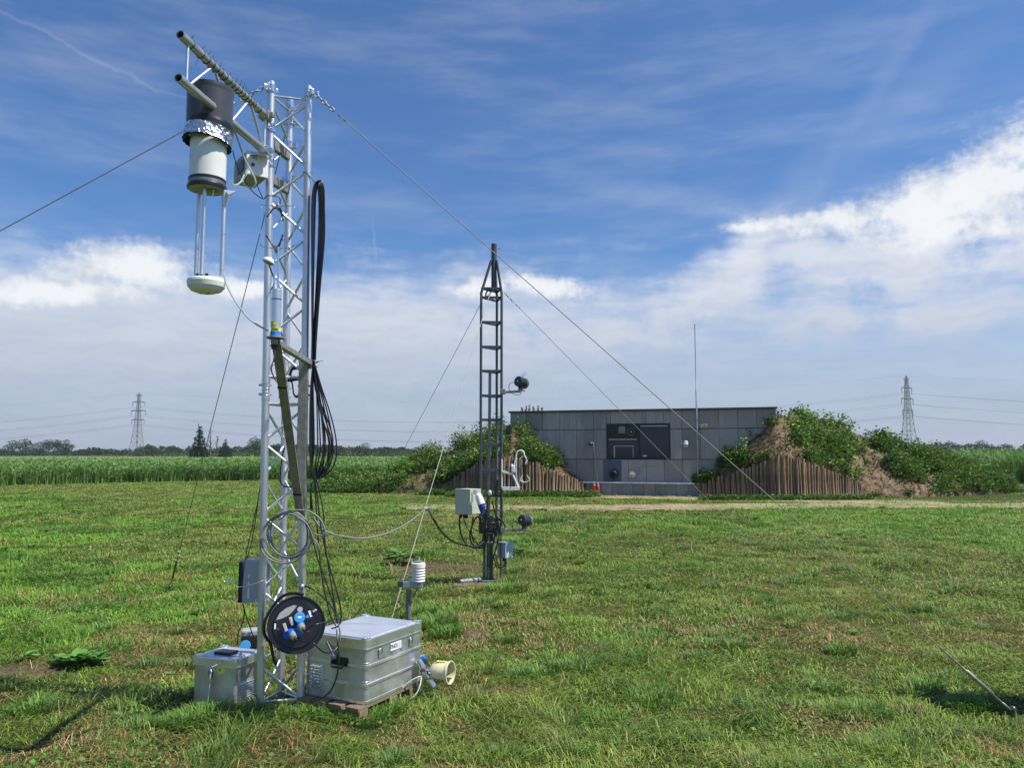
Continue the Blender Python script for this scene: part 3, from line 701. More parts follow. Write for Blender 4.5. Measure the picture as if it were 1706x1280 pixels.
weeds(RM, 'leafy_weeds', 3000, [(1235, 748, 26, 12), (1270, 722, 26, 14), (1195, 792, 30, 6), (1303, 730, 24, 36), (1283, 742, 22, 24), (1330, 757, 22, 14), (1424, 778, 9, 26), (1395, 722, 26, 9), (1350, 725, 10, 8), (1468, 790, 26, 10), (1470, 812, 60, 16), (1530, 816, 40, 10), (1600, 812, 22, 8), (1212, 786, 30, 8), (1505, 757, 12, 7), (1255, 765, 16, 10)], 23, 'green leafy weeds covering the earth mound right of the bunker')
def foot_weeds():
    r = np.random.default_rng(5); V, F, C = [], [], []; o = 0
    spots = []
    for _ in range(900):
        px = 500+490*r.random(); y = 31.6-.9*r.random()-(1.5 if px > 750 else 0)+ (1.8 if px < 700 else 0); spots.append((px, y, .10+.16*r.random()))
    for _ in range(420):
        px = 1165+280*r.random(); spots.append((px, 27.9-.6*r.random()+(px-1300)**2*1.2e-5, .06+.12*r.random()))
    for _ in range(420):
        px = 1440+260*r.random(); spots.append((px, 29.2+.8*r.random()+(px-1440)*.013, .08+.2*r.random()))
    for _ in range(700):
        px = 480+200*r.random(); spots.append((px, 32.5+2.5*r.random(), .2+.35*r.random()))
    for (px, Y, h) in spots:
        m = 22; xx = (px-853)/FPX*Y; q = r.random(m); a = r.random(m)*6.283; rad = h*.9*r.random(m)+.03
        P = np.stack([xx+rad*np.cos(a), Y+rad*np.sin(a), h*q], 1); N = np.stack([np.cos(a), np.sin(a), .3+.8*r.random(m)], 1); L = .05+.07*r.random(m)
        v, f, cc = leaves(P, N, L, L*.55, jit([(.09, .19, .035), (.07, .15, .03), (.12, .2, .045)][r.integers(3)], m, .2)); V.append(v); F.append(f+o); C.append(cc); o += len(v)
    npmesh('low_weeds', np.concatenate(V), np.concatenate(F), None, np.concatenate(C), leafM, kind='stuff', label='low green weeds growing along the foot of the mound and log walls', cat='weeds')
foot_weeds()
# dead dock stalks on the roof edge
def stalks():
    g = 'dried brown dock stalks on the bunker roof'
    for i, px in enumerate((870, 876, 882, 889, 896, 903)):
        p = W(px, 684, 34.0); h = .26+.12*((i*7) % 5)/5
        t = thing('dock_stalk', p-Vector((0, 0, .15)), 'dried brown dock stalk standing on the left end of the bunker roof', 'plant', g)
        lean = (.02*((i*5) % 3-1), 0); b = p-Vector((0, 0, .15))
        MB().tube([b, b+Vector((lean[0], 0, h))], [.012, .006], 6).build('stem', mat('dry_stalk', (.16, .11, .075), rough=.9), t)
        n = 70; q = rng.random(n); a = rng.random(n)*6.28; rad = .05*(1-q*.7)
        P = np.stack([b.x+lean[0]*q+rad*np.cos(a)*.5, b.y+rad*np.sin(a)*.5, b.z+h*(.25+.8*q)], 1); N = np.stack([np.cos(a), np.sin(a), 1+0*a], 1); L = np.full(n, .06)
        v, f, c = leaves(P, N, L, L*.6, jit((.17, .12, .085), n, .2)); npmesh('seed_head', v, f, None, c, leafM, parent=t, loc=b)
stalks()
# ---- log palisades: every log a part
logM = mat('stripped_log_wood', (.36, .265, .175), rough=.85, spec=.2, var=.3, vscale=5, bump=.6, bscale=26, stretch=(3, 3, .35), col2=(.20, .135, .085), rndobj=.50)
def palisade(cols, k0, k1, n, lab):
    p0 = mound_pt(cols, np.array([(k0+k1)/2]), np.array([0.]))
    t = thing('log_palisade', (float(p0[0][0]), float(p0[1][0]), 0), lab, 'log wall'); r = random.Random(int(k0))
    # arc-length spacing
    ks = np.linspace(k0, k1, 400); x, y, z = mound_pt(cols, ks, np.zeros(400)); s = np.concatenate([[0], np.cumsum(np.hypot(np.diff(x), np.diff(y)))])
    for i in range(n):
        q = (i+.5)/n*s[-1]; px, pyy, pz = (float(np.interp(q, s, a)) for a in (x, y, z)); rr = s[-1]/n*.5*(.72+.42*r.random())
        h = max(.15, pz+.01+.13*r.random()); b = Vector((px, pyy-.10-.05*r.random(), 0)); ln = Vector((r.uniform(-.04, .04), r.uniform(-.01, .02), 0))
        mb = MB(); path = [b+ln*f+Vector((r.uniform(-.006, .006), 0, h*f)) for f in (0, .33, .66, 1)]; path[0].z = -.15
        mb.tube(path, [rr*1.02, rr, rr*.97, rr*.94], 10); mb.build('log', logM, t, loc=b)
palisade(LM, 750, 972, 44, 'upright log wall holding the mound left of the bunker')
palisade(RM, 1163, 1434, 57, 'upright log wall holding the mound right of the bunker')

# ================================================================== REEDS
def reeds(name, x0, x1, yfun, depth, hgt, n, lab, seed):
    r = np.random.default_rng(seed)
    x = x0+(x1-x0)*r.random(n); dd = depth*r.random(n)**2.1; y = yfun(x)+dd+(fbm(x*.6+seed, x*0, 3)-.5)*1.6
    clump = fbm(x*.8, y*.8, 3)
    H = hgt(x)*(.62+.50*clump+.22*r.random(n)**2); 
    # stalk blades
    low = r.random(n) < .45; H = np.where(low & (dd < 3), H*(.45+.4*r.random(n)), H)
    base = np.zeros(n)
    P = np.stack([x, y, base], 1); C = jit((.15, .26, .065), n, .2)*(.80+.5*clump[:, None])
    Wd = .020+.018*r.random(n)+.0005*y
    V1, A1, B1, C1 = blades(P, H, Wd, r.random(n)*6.283, .10+.28*r.random(n), C)
    # leaves off the stalks
    m = n*3; idx = r.integers(0, n, m); q = .35+.62*r.random(m); a = r.random(m)*6.283
    PL = P[idx].copy(); PL[:, 2] = H[idx]*q
    N = np.stack([np.cos(a), np.sin(a)*.7, .5+1.0*r.random(m)], 1); L = .22+.25*r.random(m)
    V2, A2, C2 = leaves(PL, N, L, .022+.016*r.random(m)+.0004*PL[:, 1], jit((.18, .31, .085), m, .2)*(.80+.5*clump[idx][:, None]), .35)
    V = np.concatenate([V1, V2]); npmesh(name, V, np.concatenate([A1, A2+len(V1)]), B1, np.concatenate([C1, C2]), leafM, kind='stuff', label=lab, cat='reeds')
yl = lambda x: np.interp(x, [-60, -26.5, -22, -16.5, -10, -4], [36, 40, 45, 48.5, 50.5, 50.5])
hl = lambda x: np.interp(x, [-40, -26, -16, -10, -3], [1.12, 1.15, 1.25, 1.10, 1.05])
reeds('reed_bed', -52, 6, yl, 60, hl, 52000, 'tall green reeds behind the meadow at the left', 3)
yr = lambda x: np.interp(x, [18, 25.6, 60], [45, 42, 40])
reeds('reed_bed', 17, 58, yr, 60, lambda x: np.interp(x, [17, 24, 30, 60], [1.45, 1.62, 1.78, 1.8]), 42000, 'tall green reeds behind the mound at the right', 9)
def field(name, x0, x1, y0, y1, z, lab, col):
    xs = np.linspace(x0, x1, 90); ys = y0+(y1-y0)*np.linspace(0, 1, 60)**1.5; X, Y = np.meshgrid(xs, ys)
    Z = z+(fbm(X*.12, Y*.12, 4)-.5)*.5; Z = np.minimum(Z, CAMZ-.06); Z[0] = -.1
    V = np.stack([X.ravel(), Y.ravel(), Z.ravel()], 1); i = np.arange(89)[None]+np.arange(59)[:, None]*90
    F = np.stack([i, i+1, i+91, i+90], -1).reshape(-1, 4)
    npmesh(name, V, F, material=mat('far_reed_tops', (.13, .19, .06), rough=.95, spec=.1, var=.3, vscale=.4, bump=1., bscale=2.), smooth=True, kind='stuff', label=lab, cat='reeds')
field('reed_field', -420, 330, 95, 420, .85, 'broad green reed field stretching to the far tree line', None)
# ================================================================== TREES
def crown_part(parent, loc, blobs, leaf, n, col, colvar=.22, name='crown', material=None):
    V, F, C = [], [], []; o = 0; tot = sum(b[3]*b[4] for b in blobs)
    for (bx, by, bz, rx, rz) in blobs:
        m = int(n*rx*rz/tot)+8; d = rng.normal(size=(m, 3)); d /= np.linalg.norm(d, axis=1)[:, None]; q = (.55+.5*rng.random(m))
        P = np.stack([bx+d[:, 0]*rx*q, by+d[:, 1]*rx*q, bz+d[:, 2]*rz*q], 1)
        N = d+rng.normal(0, .5, (m, 3)); L = leaf*(.6+.8*rng.random(m))
        v, f, c = leaves(P, N, L, L*.75, jit(col, m, colvar), .1); V.append(v); F.append(f+o); C.append(c); o += len(v)
    kw = dict(parent=parent) if parent is not None else {}
    return npmesh(name, np.concatenate(V), np.concatenate(F), None, np.concatenate(C), material or farleafM, loc=loc, **kw)
barkM = mat('bark', (.10, .085, .065), rough=.9, var=.25, vscale=3)
def far_tree(name, px, ytop, D, w_px, lab, col=(.050, .082, .034), group=None, kind='round', clear=.35, n=900):
    x = (px-853)/FPX*D; H = CAMZ+(757-ytop)/FPX*D; b = Vector((x, D, 0)); wr = w_px/FPX*D/2
    t = thing(name, b, lab, 'tree', group)
    mb = MB(); mb.tube([b-Vector((0, 0, .3)), b+Vector((wr*.05, 0, H*.45)), b+Vector((-wr*.03, 0, H*.85))], [H*.028, H*.02, H*.006], 7)
    r = random.Random(int(px*7))
    if kind == 'round':
        bl = []
        for i in range(9):
            a = r.random()*6.28; q = r.random()**.6; z = H*(clear+(1-clear)*(.12+.76*r.random())); k = 1-abs((z/H-clear)/(1-clear)-.45)*1.0
            bl.append((x+wr*.62*q*math.cos(a)*k, D+wr*.6*q*math.sin(a)*k, z, wr*(.34+.2*r.random()), H*(1-clear)*(.16+.1*r.random())))
            mb.tube([b+Vector((0, 0, H*.35)), Vector(bl[-1][:3])], [H*.010, H*.003], 5)
        bl.append((x, D, H*.88, wr*.42, H*.12)); bl.append((x, D, H*(clear+.35*(1-clear)), wr*.7, H*.22*(1-clear)+H*.05))
    elif kind == 'conifer':
        bl = []
        for i in range(9):
            q = i/8; z = H*(.12+.86*q); ww = wr*(1.02-q)*(.8+.4*r.random())+wr*.08
            for s_ in (-1, 1): bl.append((x+s_*ww*.45, D+ww*.2*s_, z+(r.random()-.5)*H*.03, ww*.55, H*.035+.12*H*(1-q)*.4))
            mb.tube([b+Vector((0, 0, z)), Vector((x+ww, D, z+.2)),], [.08, .02], 4)
            mb.tube([b+Vector((0, 0, z)), Vector((x-ww, D, z+.2)),], [.08, .02], 4)
    mb.build('trunk', barkM, t)
    if kind == 'bare':
        mb = MB()
        for i in range(16):
            q = .25+.7*r.random(); a = r.random()*6.28; L = H*.20*(1.1-q); p = b+Vector((0, 0, H*q)); mb.tube([p, p+Vector((math.cos(a)*L*.6, math.sin(a)*L*.3, L*.7)), p+Vector((math.cos(a)*L*.9, math.sin(a)*L*.3, L*1.5))], [.10, .06, .02], 4)
        mb.build('branches', barkM, t); return t
    crown_part(t, b, bl, H*.055, n, col); return t
g = 'open crowned trees in the clump at the far left'
for (px, yt, w, lab) in ((24, 733, 34, 'dark green tree at the left end of the far clump'), (45, 731, 40, 'broad dark tree, second from the left in the far clump'), (70, 737, 34, 'lower dark tree in the middle of the far clump, left of the gap'), (84, 731, 30, 'tall thin tree on the left side of the gap in the far clump'),
                         (98, 733, 26, 'open crowned tree with sky showing through its stems'), (113, 732, 30, 'tall round tree near the right end of the far clump'), (8, 745, 26, 'low dark tree at the very left edge')):
    far_tree('field_tree', px, yt, 420+px*.2, w, lab, group=g, clear=.42, n=800)
far_tree('spruce_tree', 334, 712, 230, 26, 'ragged dark spruce beside bare trunks before the far wood', (.035, .06, .030), kind='conifer', n=1500)
far_tree('spruce_tree', 377, 733, 230, 22, 'short dense conifer right of the bare trunks', (.035, .065, .030), kind='conifer', n=1500)
far_tree('bare_tree', 352, 711, 232, 12, 'leafless tree with thin forked trunk, taller of the bare pair', kind='bare')
far_tree('bare_tree', 363, 722, 232, 10, 'leafless tree with thin trunk, shorter of the bare pair', kind='bare')
far_tree('bare_tree', 332, 702, 233, 8, 'thin dead top rising behind the ragged spruce', kind='bare')
far_tree('round_tree', 427, 731, 300, 34, 'large round tree behind the left leg of the truss tower', (.055, .09, .038), n=1200, clear=.15)
far_tree('round_tree', 610, 738, 300, 36, 'large round tree at the end of the far wood, left of the mound', (.055, .09, .038), n=1200, clear=.12)
far_tree('round_tree', 577, 744, 260, 22, 'pale green bush tree right of the truss tower, before the far wood', (.085, .14, .045), n=900, clear=.08)
far_tree('round_tree', 234, 743, 330, 22, 'round tree standing at the foot of the left pylon', (.06, .095, .04), n=900, clear=.1)
far_tree('round_tree', 265, 742, 340, 38, 'broad dark round tree just right of the left pylon', (.045, .075, .033), n=1100, clear=.08)
far_tree('round_tree', 1475, 734, 420, 44, 'broad far tree between the right mound and the right reeds', (.05, .08, .036), n=1100, clear=.05)
far_tree('round_tree', 1630, 735, 520, 40, 'highest round crown in the far wood at the right', (.05, .08, .036), n=1100, clear=.05)
far_tree('round_tree', 640, 745, 310, 24, 'small dark tree between the round tree and the mound', (.04, .07, .033), n=800, clear=.08)
def wood(px0, px1, D, ytops, lab, seed, col=(.045, .072, .032), leaf=1.2, n=9000):
    r = random.Random(seed); bl = []; px = px0
    while px < px1:
        yt = np.interp(px, [a for a, b in ytops], [b for a, b in ytops])+r.uniform(-1.5, 2.5); H = CAMZ+(757-yt)/FPX*D; w = r.uniform(7, 15)/FPX*D
        x = (px-853)/FPX*D; d2 = D+r.uniform(-12, 12)
        bl.append((x, d2, H*.60, w*.9, H*.46)); bl.append((x+r.uniform(-w, w), d2+2, H*.3, w, H*.32)); px += w*FPX/D*.75
    o = crown_part(None, ((px0+px1)/2-853, D, 0), bl, leaf, n, col, name='far_wood'); props(o, lab, 'wood', None, 'stuff')
wood(-160, 460, 560, [(-160, 752), (0, 752), (60, 750), (140, 752), (175, 747), (210, 751), (250, 744), (300, 746), (390, 747), (440, 742)], 'dark far wood along the horizon left of the truss tower', 1, n=42000)
wood(440, 700, 540, [(440, 742), (520, 741), (560, 742), (620, 748), (700, 748)], 'dark far wood on the horizon between the truss tower and the mound', 2, n=24000)
wood(1440, 1980, 620, [(1440, 745), (1520, 741), (1570, 738), (1620, 741), (1660, 743), (1706, 740), (1980, 742)], 'dark far wood along the horizon at the right', 3, n=36000)
wood(-160, 700, 330, [(-160, 760), (60, 760), (200, 758), (260, 757), (320, 756), (400, 753), (440, 752), (540, 753), (700, 752)], 'pale green hedge and bushes in front of the far wood', 5, (.085, .13, .05), .55, 16000)
wood(1440, 1980, 300, [(1440, 752), (1700, 752), (1980, 752)], 'bushes in front of the far wood at the right', 6, (.07, .11, .045), .55, 8000)
# ================================================================== PYLONS AND LINES
pylM = mat('pylon_steel', (.17, .18, .19), rough=.6, metal=.2)
def pylon(px, D, rot, lab):
    x = (px-853)/FPX*D; o = Vector((x, D, 0)); t = thing('power_pylon', o, lab, 'pylon', 'lattice power pylons')
    ca, sa = math.cos(rot), math.sin(rot)
    def L(a, b, z): return o+Vector((a*ca-b*sa, a*sa+b*ca, z))
    prof = [(0, 3.4), (8, 2.6), (14, 2.0), (20, 1.5), (25, 1.15), (30, .9), (35, .7), (39, .45), (40.5, .06)]
    hw = lambda z: float(np.interp(z, [p[0] for p in prof], [p[1] for p in prof]))
    mb = MB(); r = .13
    for sx in (-1, 1):
        for sy in (-1, 1): mb.tube([L(sx*w, sy*w, z) for z, w in prof], r, 5)
    zs = [0, 5, 9.5, 13.3, 16.6, 19.5, 22, 24.5, 26.7, 28.7, 30.6, 32.4, 34.2, 35.9, 37.5, 39]
    for z0, z1 in zip(zs, zs[1:]):
        a, b = hw(z0), hw(z1)
        for s_ in (-1, 1):
            mb.tube([L(-a, s_*a, z0), L(b, s_*b, z1)], .07, 4); mb.tube([L(a, s_*a, z0), L(-b, s_*b, z1)], .07, 4)
            mb.tube([L(s_*a, -a, z0), L(s_*b, b, z1)], .07, 4); mb.tube([L(s_*a, a, z0), L(s_*b, -b, z1)], .07, 4)
            mb.tube([L(-b, s_*b, z1), L(b, s_*b, z1)], .06, 4); mb.tube([L(s_*b, -b, z1), L(s_*b, b, z1)], .06, 4)
    mb.build('lattice', pylM, t)
    pts = {}
    for i, (z, half) in enumerate(((23.3, 4.6), (29.0, 5.3), (34.4, 4.5), (38.6, 2.4))):
        mb = MB(); w = hw(z)
        for sy in (-1, 1):
            for s_ in (-1, 1):
                mb.tube([L(0, sy*w, z), L(s_*half, sy*.1, z)], .14, 4); mb.tube([L(s_*w, sy*w, z+1.0), L(s_*half, sy*.1, z+.1)], .07, 4)
        mb.build('cross_arm', pylM, t)
        if i < 3:
            for s_ in (-1, 1):
                for q in (0,):
                    MB().tube([L(s_*half, q, z), L(s_*half, q, z-2.7)], .13, 6).build('insulator', mat('insulator_grey', (.12, .13, .14), rough=.4), t)
                pts[(i, s_)] = L(s_*half, 0, z-2.7)
        else: pts[(3, 0)] = L(0, 0, 40.5)
    return pts, o
PL, oL = pylon(230, 485, math.atan2(425, 110)-math.pi/2+.0, 'tall grey lattice power pylon beyond the reeds at the left')
PR, oR = pylon(1513, 380, math.atan2(425, 110)-math.pi/2+.85, 'tall grey lattice power pylon beyond the mound at the right')
dv = oR-oL; dv.z = 0
lev = {0: 'lowest', 1: 'middle', 2: 'uppermost', 3: 'earth'}
def line(a, b, sag, lab, g):
    P = [a.lerp(b, k/36)-Vector((0, 0, 4*sag*(k/36)*(1-k/36))) for k in range(37)]
    props(MB().tube(P, .035 if sag > 10 else .016, 4).build('power_cable', mat('power_cable_metal', (.16, .17, .18), rough=.6), None, loc=a), lab, 'power cable', g)
for key in PL:
    i, s_ = key; side = {-1: 'near', 1: 'far', 0: 'top'}[s_]
    nm = 'thin earth cable' if i == 3 else '%s power cable on the %s side' % (lev[i], side)
    line(PL[key], PR[key], 12 if i < 3 else 9, nm+' strung between the two pylons', 'cables between the pylons')
    line(PL[key]-dv, PL[key], 12 if i < 3 else 9, nm+' running left from the left pylon', 'cables left of the left pylon')
    line(PR[key], PR[key]+dv, 12 if i < 3 else 9, nm+' running right from the right pylon', 'cables right of the right pylon')
# small cabinet by the reeds
p = G(383, 798.5); mb = MB(); mb.box(p+Vector((0, 0, .26)), (.42, .35, .40), None, .02); mb.box(p+Vector((0, 0, .48)), (.48, .42, .04), None, .01); mb.box(p+Vector((0, 0, .05)), (.3, .25, .12))
props(mb.build('utility_cabinet', mat('pale_cabinet', (.42, .43, .38), rough=.6), None, loc=p), 'small pale utility cabinet at the edge of the reeds', 'cabinet')
# ================================================================== TRUSS TOWER
VZ = Vector((0, 0, 1))
TA = Vector((-1.555, 4.942, 0)); TB = Vector((-1.325, 5.009, 0)); TCc = Vector((-1.498, 5.176, 0)); TH = 4.07; VL = Vector((-.0108, 0, 1))
def build_tower():
    t = thing('truss_tower', (TA+TB+TCc)/3, 'tall silver triangular aluminium truss tower standing on the grass', 'tower')
    rl = .0245
    for L in (TA, TB, TCc):
        MB().tube([L+VL*.0, L+VL*1.955], rl, 18).build('leg', aluM, t)
        MB().tube([L+VL*2.06, L+VL*(TH-.02)], rl, 18).build('leg', aluM, t)
        mb = MB(); mb.lathe(L+VL*1.95, VL, [(0, rl), (0, .027), (.03, .027), (.032, .0235), (.04, .0235), (.042, .0262), (.052, .0262), (.054, .0235), (.062, .0235), (.064, .0262), (.074, .0262), (.076, .0235), (.084, .0235), (.086, .0262), (.094, .0262), (.096, .0235), (.10, .0235), (.102, .027), (.13, .027), (.13, rl)], 20)
        for z in (1.985, 2.045): mb.tube([L+VL*z+Vector((-.036, -.006, 0)), L+VL*z+Vector((.036, .006, 0))], .006, 8); mb.sphere(L+VL*z+Vector((-.036, -.006, 0)), .009, 8)
        mb.build('coupler', aluM, t)
        MB().lathe(L+VL*(TH-.02), VL, [(0, rl), (.02, rl*.98), (.024, rl*.8), (.024, 0)], 16).build('tube_end', aluM, t)
    nodes = {'u': (2.11, 3.96, 8), 'l': (.07, 1.91, 8)}
    for (P, Q) in ((TA, TB), (TB, TCc), (TCc, TA)):
        for z in (.075, 1.925, 2.10, 3.975):
            MB().tube([P+VL*z, Q+VL*z], .0085, 8, False).build('brace', aluM, t)
        for (z0, z1, n) in nodes.values():
            st = (z1-z0)/n
            for k in range(n):
                a, b = (P, Q) if (k % 2) else (Q, P)
                d = (b-a).normalized()*.0
                MB().tube([a+d+VL*(z0+st*k+.012), b-d+VL*(z0+st*(k+1)-.012)], .0082, 8, False).build('brace', aluM, t)
    # pipe clamps with wing bolts
    def clamp(L, z, d, n='pipe_clamp', r=.028, h=.05):
        d = Vector(d).normalized(); s_ = VZ.cross(d)
        mb = MB(); mb.lathe(L+VL*(z-h/2), VL, [(0, rl), (0, r+.003), (h, r+.003), (h, rl)], 18)
        mb.box(L+d*(r+.012)+VL*z, (.03, .022, h*.8), (d, s_, VZ), .003); mb.box(L-d*(r+.008)+VL*z, (.02, .018, h*.6), (d, s_, VZ), .003)
        mb.tube([L+d*(r+.014)-s_*.03+VL*z, L+d*(r+.014)+s_*.045+VL*z], .004, 6); mb.box(L+d*(r+.014)+s_*.047+VL*z, (.010, .008, .034), (d, s_, VZ), .002)
        mb.build(n, brightM, t)
    clamp(TA, 4.02, (-.7, -.7, 0)); clamp(TB, 4.02, (.7, -.7, 0)); clamp(TCc, 4.02, (-.1, 1, 0))
    clamp(TA, 3.75, (-.15, -1, 0), h=.055); clamp(TA, 3.51, (-.15, -1, 0), h=.045); clamp(TCc, 3.73, (1, -.1, 0)); clamp(TCc, 3.49, (1, -.1, 0)); clamp(TCc, 3.89, (1, -.1, 0), h=.03)
    clamp(TB, 2.21, (1, -.3, 0), h=.03); clamp(TB, 2.17, (1, -.3, 0), h=.02)
    # dark half coupler carrying the boom
    for z in (3.65, 3.41):
        mb = MB(); mb.box((TA+TCc)/2+VL*z, (.035, .26, .06), ((TCc-TA).normalized().cross(VZ), (TCc-TA).normalized(), VZ), .004); mb.build('adapter_plate', dullM, t)
    return t
tower = build_tower()
# ---- boom
BQ = W(446, 196, 4.893); BT = min((W(300, 57, y) for y in [3.6+.005*i for i in range(160)]), key=lambda p: abs(p.z-BQ.z-.01)); bd = (BQ-BT).normalized(); print('boom', BT, BQ)
def build_boom():
    t = thing('boom', BT.lerp(BQ, .5)-VZ*.24, 'two tube ladder truss boom reaching out from the tower top towards the viewer', 'boom')
    lo = Vector((0, 0, -.238)); bs = bd.cross(VZ)
    for off in (Vector((0, 0, 0)), lo):
        a, b = BT+off, BQ+off; r = .0245
        MB().lathe(a, bd, [(.03, r*.8), (0, r*.8), (0, r), ((b-a).length+.02, r), ((b-a).length+.02, 0)], 20).build('chord', boomM, t)
        MB().lathe(a, bd, [(.012, r*.8), (.012, .010), (.02, .010), (.02, 0)], 16).build('end_plug', blackM, t)
    L = (BQ-BT).length
    P = lambda q, l: BT+bd*(L*q)+(lo if l else Vector((0, 0, 0)))
    for (q0, l0, q1, l1) in ((.075, 0, .075, 1), (.33, 0, .09, 1), (.34, 0, .52, 1), (.75, 0, .54, 1), (.76, 0, .96, 1), (.965, 0, .965, 1)):
        MB().tube([P(q0, l0), P(q1, l1)], .0085, 8, False).build('brace', aluM, t)
    r = random.Random(3)
    for k, q in enumerate((.10, .20, .26, .31, .36, .40, .45, .50, .54, .58, .62, .66, .70, .735, .77, .80, .87)):
        c = BT+bd*(L*q); mb = MB(); ring = [c+(bs*math.cos(a)+VZ*math.sin(a))*.0262+bd*.006*math.sin(a) for a in [2*math.pi*i/20 for i in range(20)]]
        mb.tube(ring, .0022, 6, closed=True)
        if k == 1: mb.tube([c-bs*.015-VZ*.026, c-bs*.03-VZ*.062], [.0014, .0008], 5)
        elif k not in (2, 6, 15): mb.tube([c+VZ*.026+bs*.006, c+VZ*(.050+.02*r.random())+bs*r.uniform(-.006, .018)], [.0014, .0008], 5)
        if r.random() < .4: mb.tube([c+VZ*.026, c+VZ*(.045+.02*r.random())+bs*r.uniform(.01, .03)], [.0014, .0008], 5)
        mb.build('cable_tie', blackM, t)
    for l in (0, 1):
        mb = MB(); c = P(.965, l); mb.box(c, (.07, .06, .055), (bs, bd, VZ), .006); mb.box(c+bs*.045, (.03, .03, .03), (bs, bd, VZ), .004); mb.tube([c-bs*.05, c+bs*.07], .005, 6); mb.build('half_coupler', brightM if l else steelM, t)
    MB().box(P(.93, 1)-VZ*.045, (.12, .06, .01), (bs, bd, VZ), .002).box(P(.93, 1)-VZ*.045+bs*.05, (.01, .06, .03), (bs, bd, VZ), .001).build('bracket_plate', brightM, t)
build_boom()
# ---- gas analyser hanging under the boom
def build_analyser():
    c = W(351, 150, 4.331); c.z = 0; cx, cy = c.x, c.y
    Z = lambda py: W(351, py, cy).z
    zt, zb = Z(153), Z(206); zf = Z(232); zw = Z(300); z5 = Z(466)
    t = thing('gas_analyser', (cx, cy, z5-.03), 'white cylindrical gas analyser with dark collar hanging from the boom', 'instrument')
    # collar: tilted foot, notch for the boom tube
    tilt = Vector((.10, .12, 1)).normalized()
    r0 = .125
    ob = MB(); ob.lathe((cx, cy, zb-.03), VZ, [(.0, r0*1.00), (zt-zb+.01, r0*1.02), (zt-zb+.03, r0*1.045), (zt-zb+.045, r0*1.045), (zt-zb+.045, r0*.95), (.0, r0*.94)], 48)
    ob.lathe((cx, cy, zt-.05), VZ, [(0, r0*.94), (0, 0)], 32)
    ob.build('collar', darkM, t)
    o = Vector((cx+.004, cy, zb-.032)); MB().lathe(o-tilt*.018, tilt, [(0, r0*1.03), (.03, r0*1.045), (.045, r0*1.03), (.045, r0*.9), (0, r0*.9)], 48).build('rubber_band', blackM, t)
    fo = MB(); u, w, _ = frame(tilt); n = 64; rows = 7; vs = []; r = random.Random(9)
    for j in range(rows):
        for k in range(n):
            a = 2*math.pi*k/n; rr = r0*1.055+r.uniform(-.0035, .0035)+(.004 if j in (0, rows-1) else 0)
            vs.append(o+tilt*(-.018-.078*j/(rows-1)+r.uniform(-.002, .002))+(u*math.cos(a)+w*math.sin(a))*rr)
    fo.add(vs, [(j*n+k, j*n+(k+1) % n, (j+1)*n+(k+1) % n, (j+1)*n+k) for j in range(rows-1) for k in range(n)], False)
    fo.build('foil_wrap', foilM, t)
    MB().lathe(o-tilt*.10, tilt, [(0, r0*1.03), (.05, r0*1.02), (.05, r0*.98), (0, r0*.99), (0, r0*1.03)], 40).build('collar_rim', blackM, t)
    r1 = .100
    MB().lathe((cx, cy, zw), VZ, [(0, r1), (zb-zw+.05, r1*1.0), (zb-zw+.05, 0)], 48).build('housing', whiteM, t)
    mb = MB(); mb.lathe((cx, cy, zw-.012), VZ, [(0, r1*1.03), (.012, r1*1.035), (.016, r1)], 48); mb.build('upper_seal', blackM, t)
    MB().lathe((cx, cy, zw-.035), VZ, [(0, r1*1.03), (.024, r1*1.01)], 48).build('seal_ring', mat('grey_ring', (.22, .22, .23), rough=.3, metal=.6), t)
    MB().lathe((cx, cy, zw-.060), VZ, [(0, r1*1.02), (.004, r1*1.08), (.018, r1*1.09), (.028, r1*1.03)], 48).build('base_ring', blackM, t)
    MB().lathe((cx, cy, zw-.060), VZ, [(0, r1*1.03), (-.002, 0)], 40).build('base_plate', mat('pale_olive_plate', (.34, .35, .27), rough=.6), t)
    MB().box((cx+.02, cy, zw-.064), (.08, .055, .006), None, .001).build('green_window', mat('green_window', (.08, .14, .07), rough=.2), t)
    zz = zw-.06
    for (px, dy) in ((331.5, .03), (341, -.04), (374, 0.)):
        x = W(px, 320, cy+dy).x; MB().tube([(x, cy+dy, zz), (x, cy+dy, z5+.02)], .0112 if dy else .0125, 14).build('rod', aluM, t)
    x = W(374, 320, cy).x
    mb = MB()
    for f in (.18, .5, .9): mb.lathe((x, cy, zz+(z5-zz)*f), VZ, [(0, .0125), (.004, .0125)], 12)
    mb.build('hose_tie', blackM, t)
    # lower disc
    dx5 = W(344, 466, cy).x; MB().lathe((dx5, cy, z5-.05), VZ, [(-.030, 0), (-.027, .05), (-.016, .082), (.006, .100), (.032, .105), (.045, .102), (.052, .094), (.054, 0)], 48).build('lower_head', whiteM, t)
    mb = MB()
    for (a, b) in ((-.04, -.03), (-.015, -.035), (.012, -.03)): mb.box((dx5+a, cy+b, z5+.016), (.016, .016, .026), None, .003)
    mb.build('connector', blackM, t)
    mb = MB()
    for (a, b) in ((-.03, 0), (.0, .01), (.02, -.01)): mb.box((dx5+a, cy+b, z5-.081), (.012, .006, .003))
    mb.build('slot', blackM, t)
    mb = MB().tube(catmull([(cx+.05, cy-.03, zz), (cx+.05, cy-.035, zz-.03), (cx+.048, cy-.032, zz-.045)], 4), .003, 6); mb.build('nozzle', whiteM2, t)
    p = W(380, 322, cy); m = MB(); V0 = [W(374, 316, cy), W(393, 318, cy+.03), W(386, 325, cy+.02), W(376, 345, cy-.01), W(371, 330, cy)]
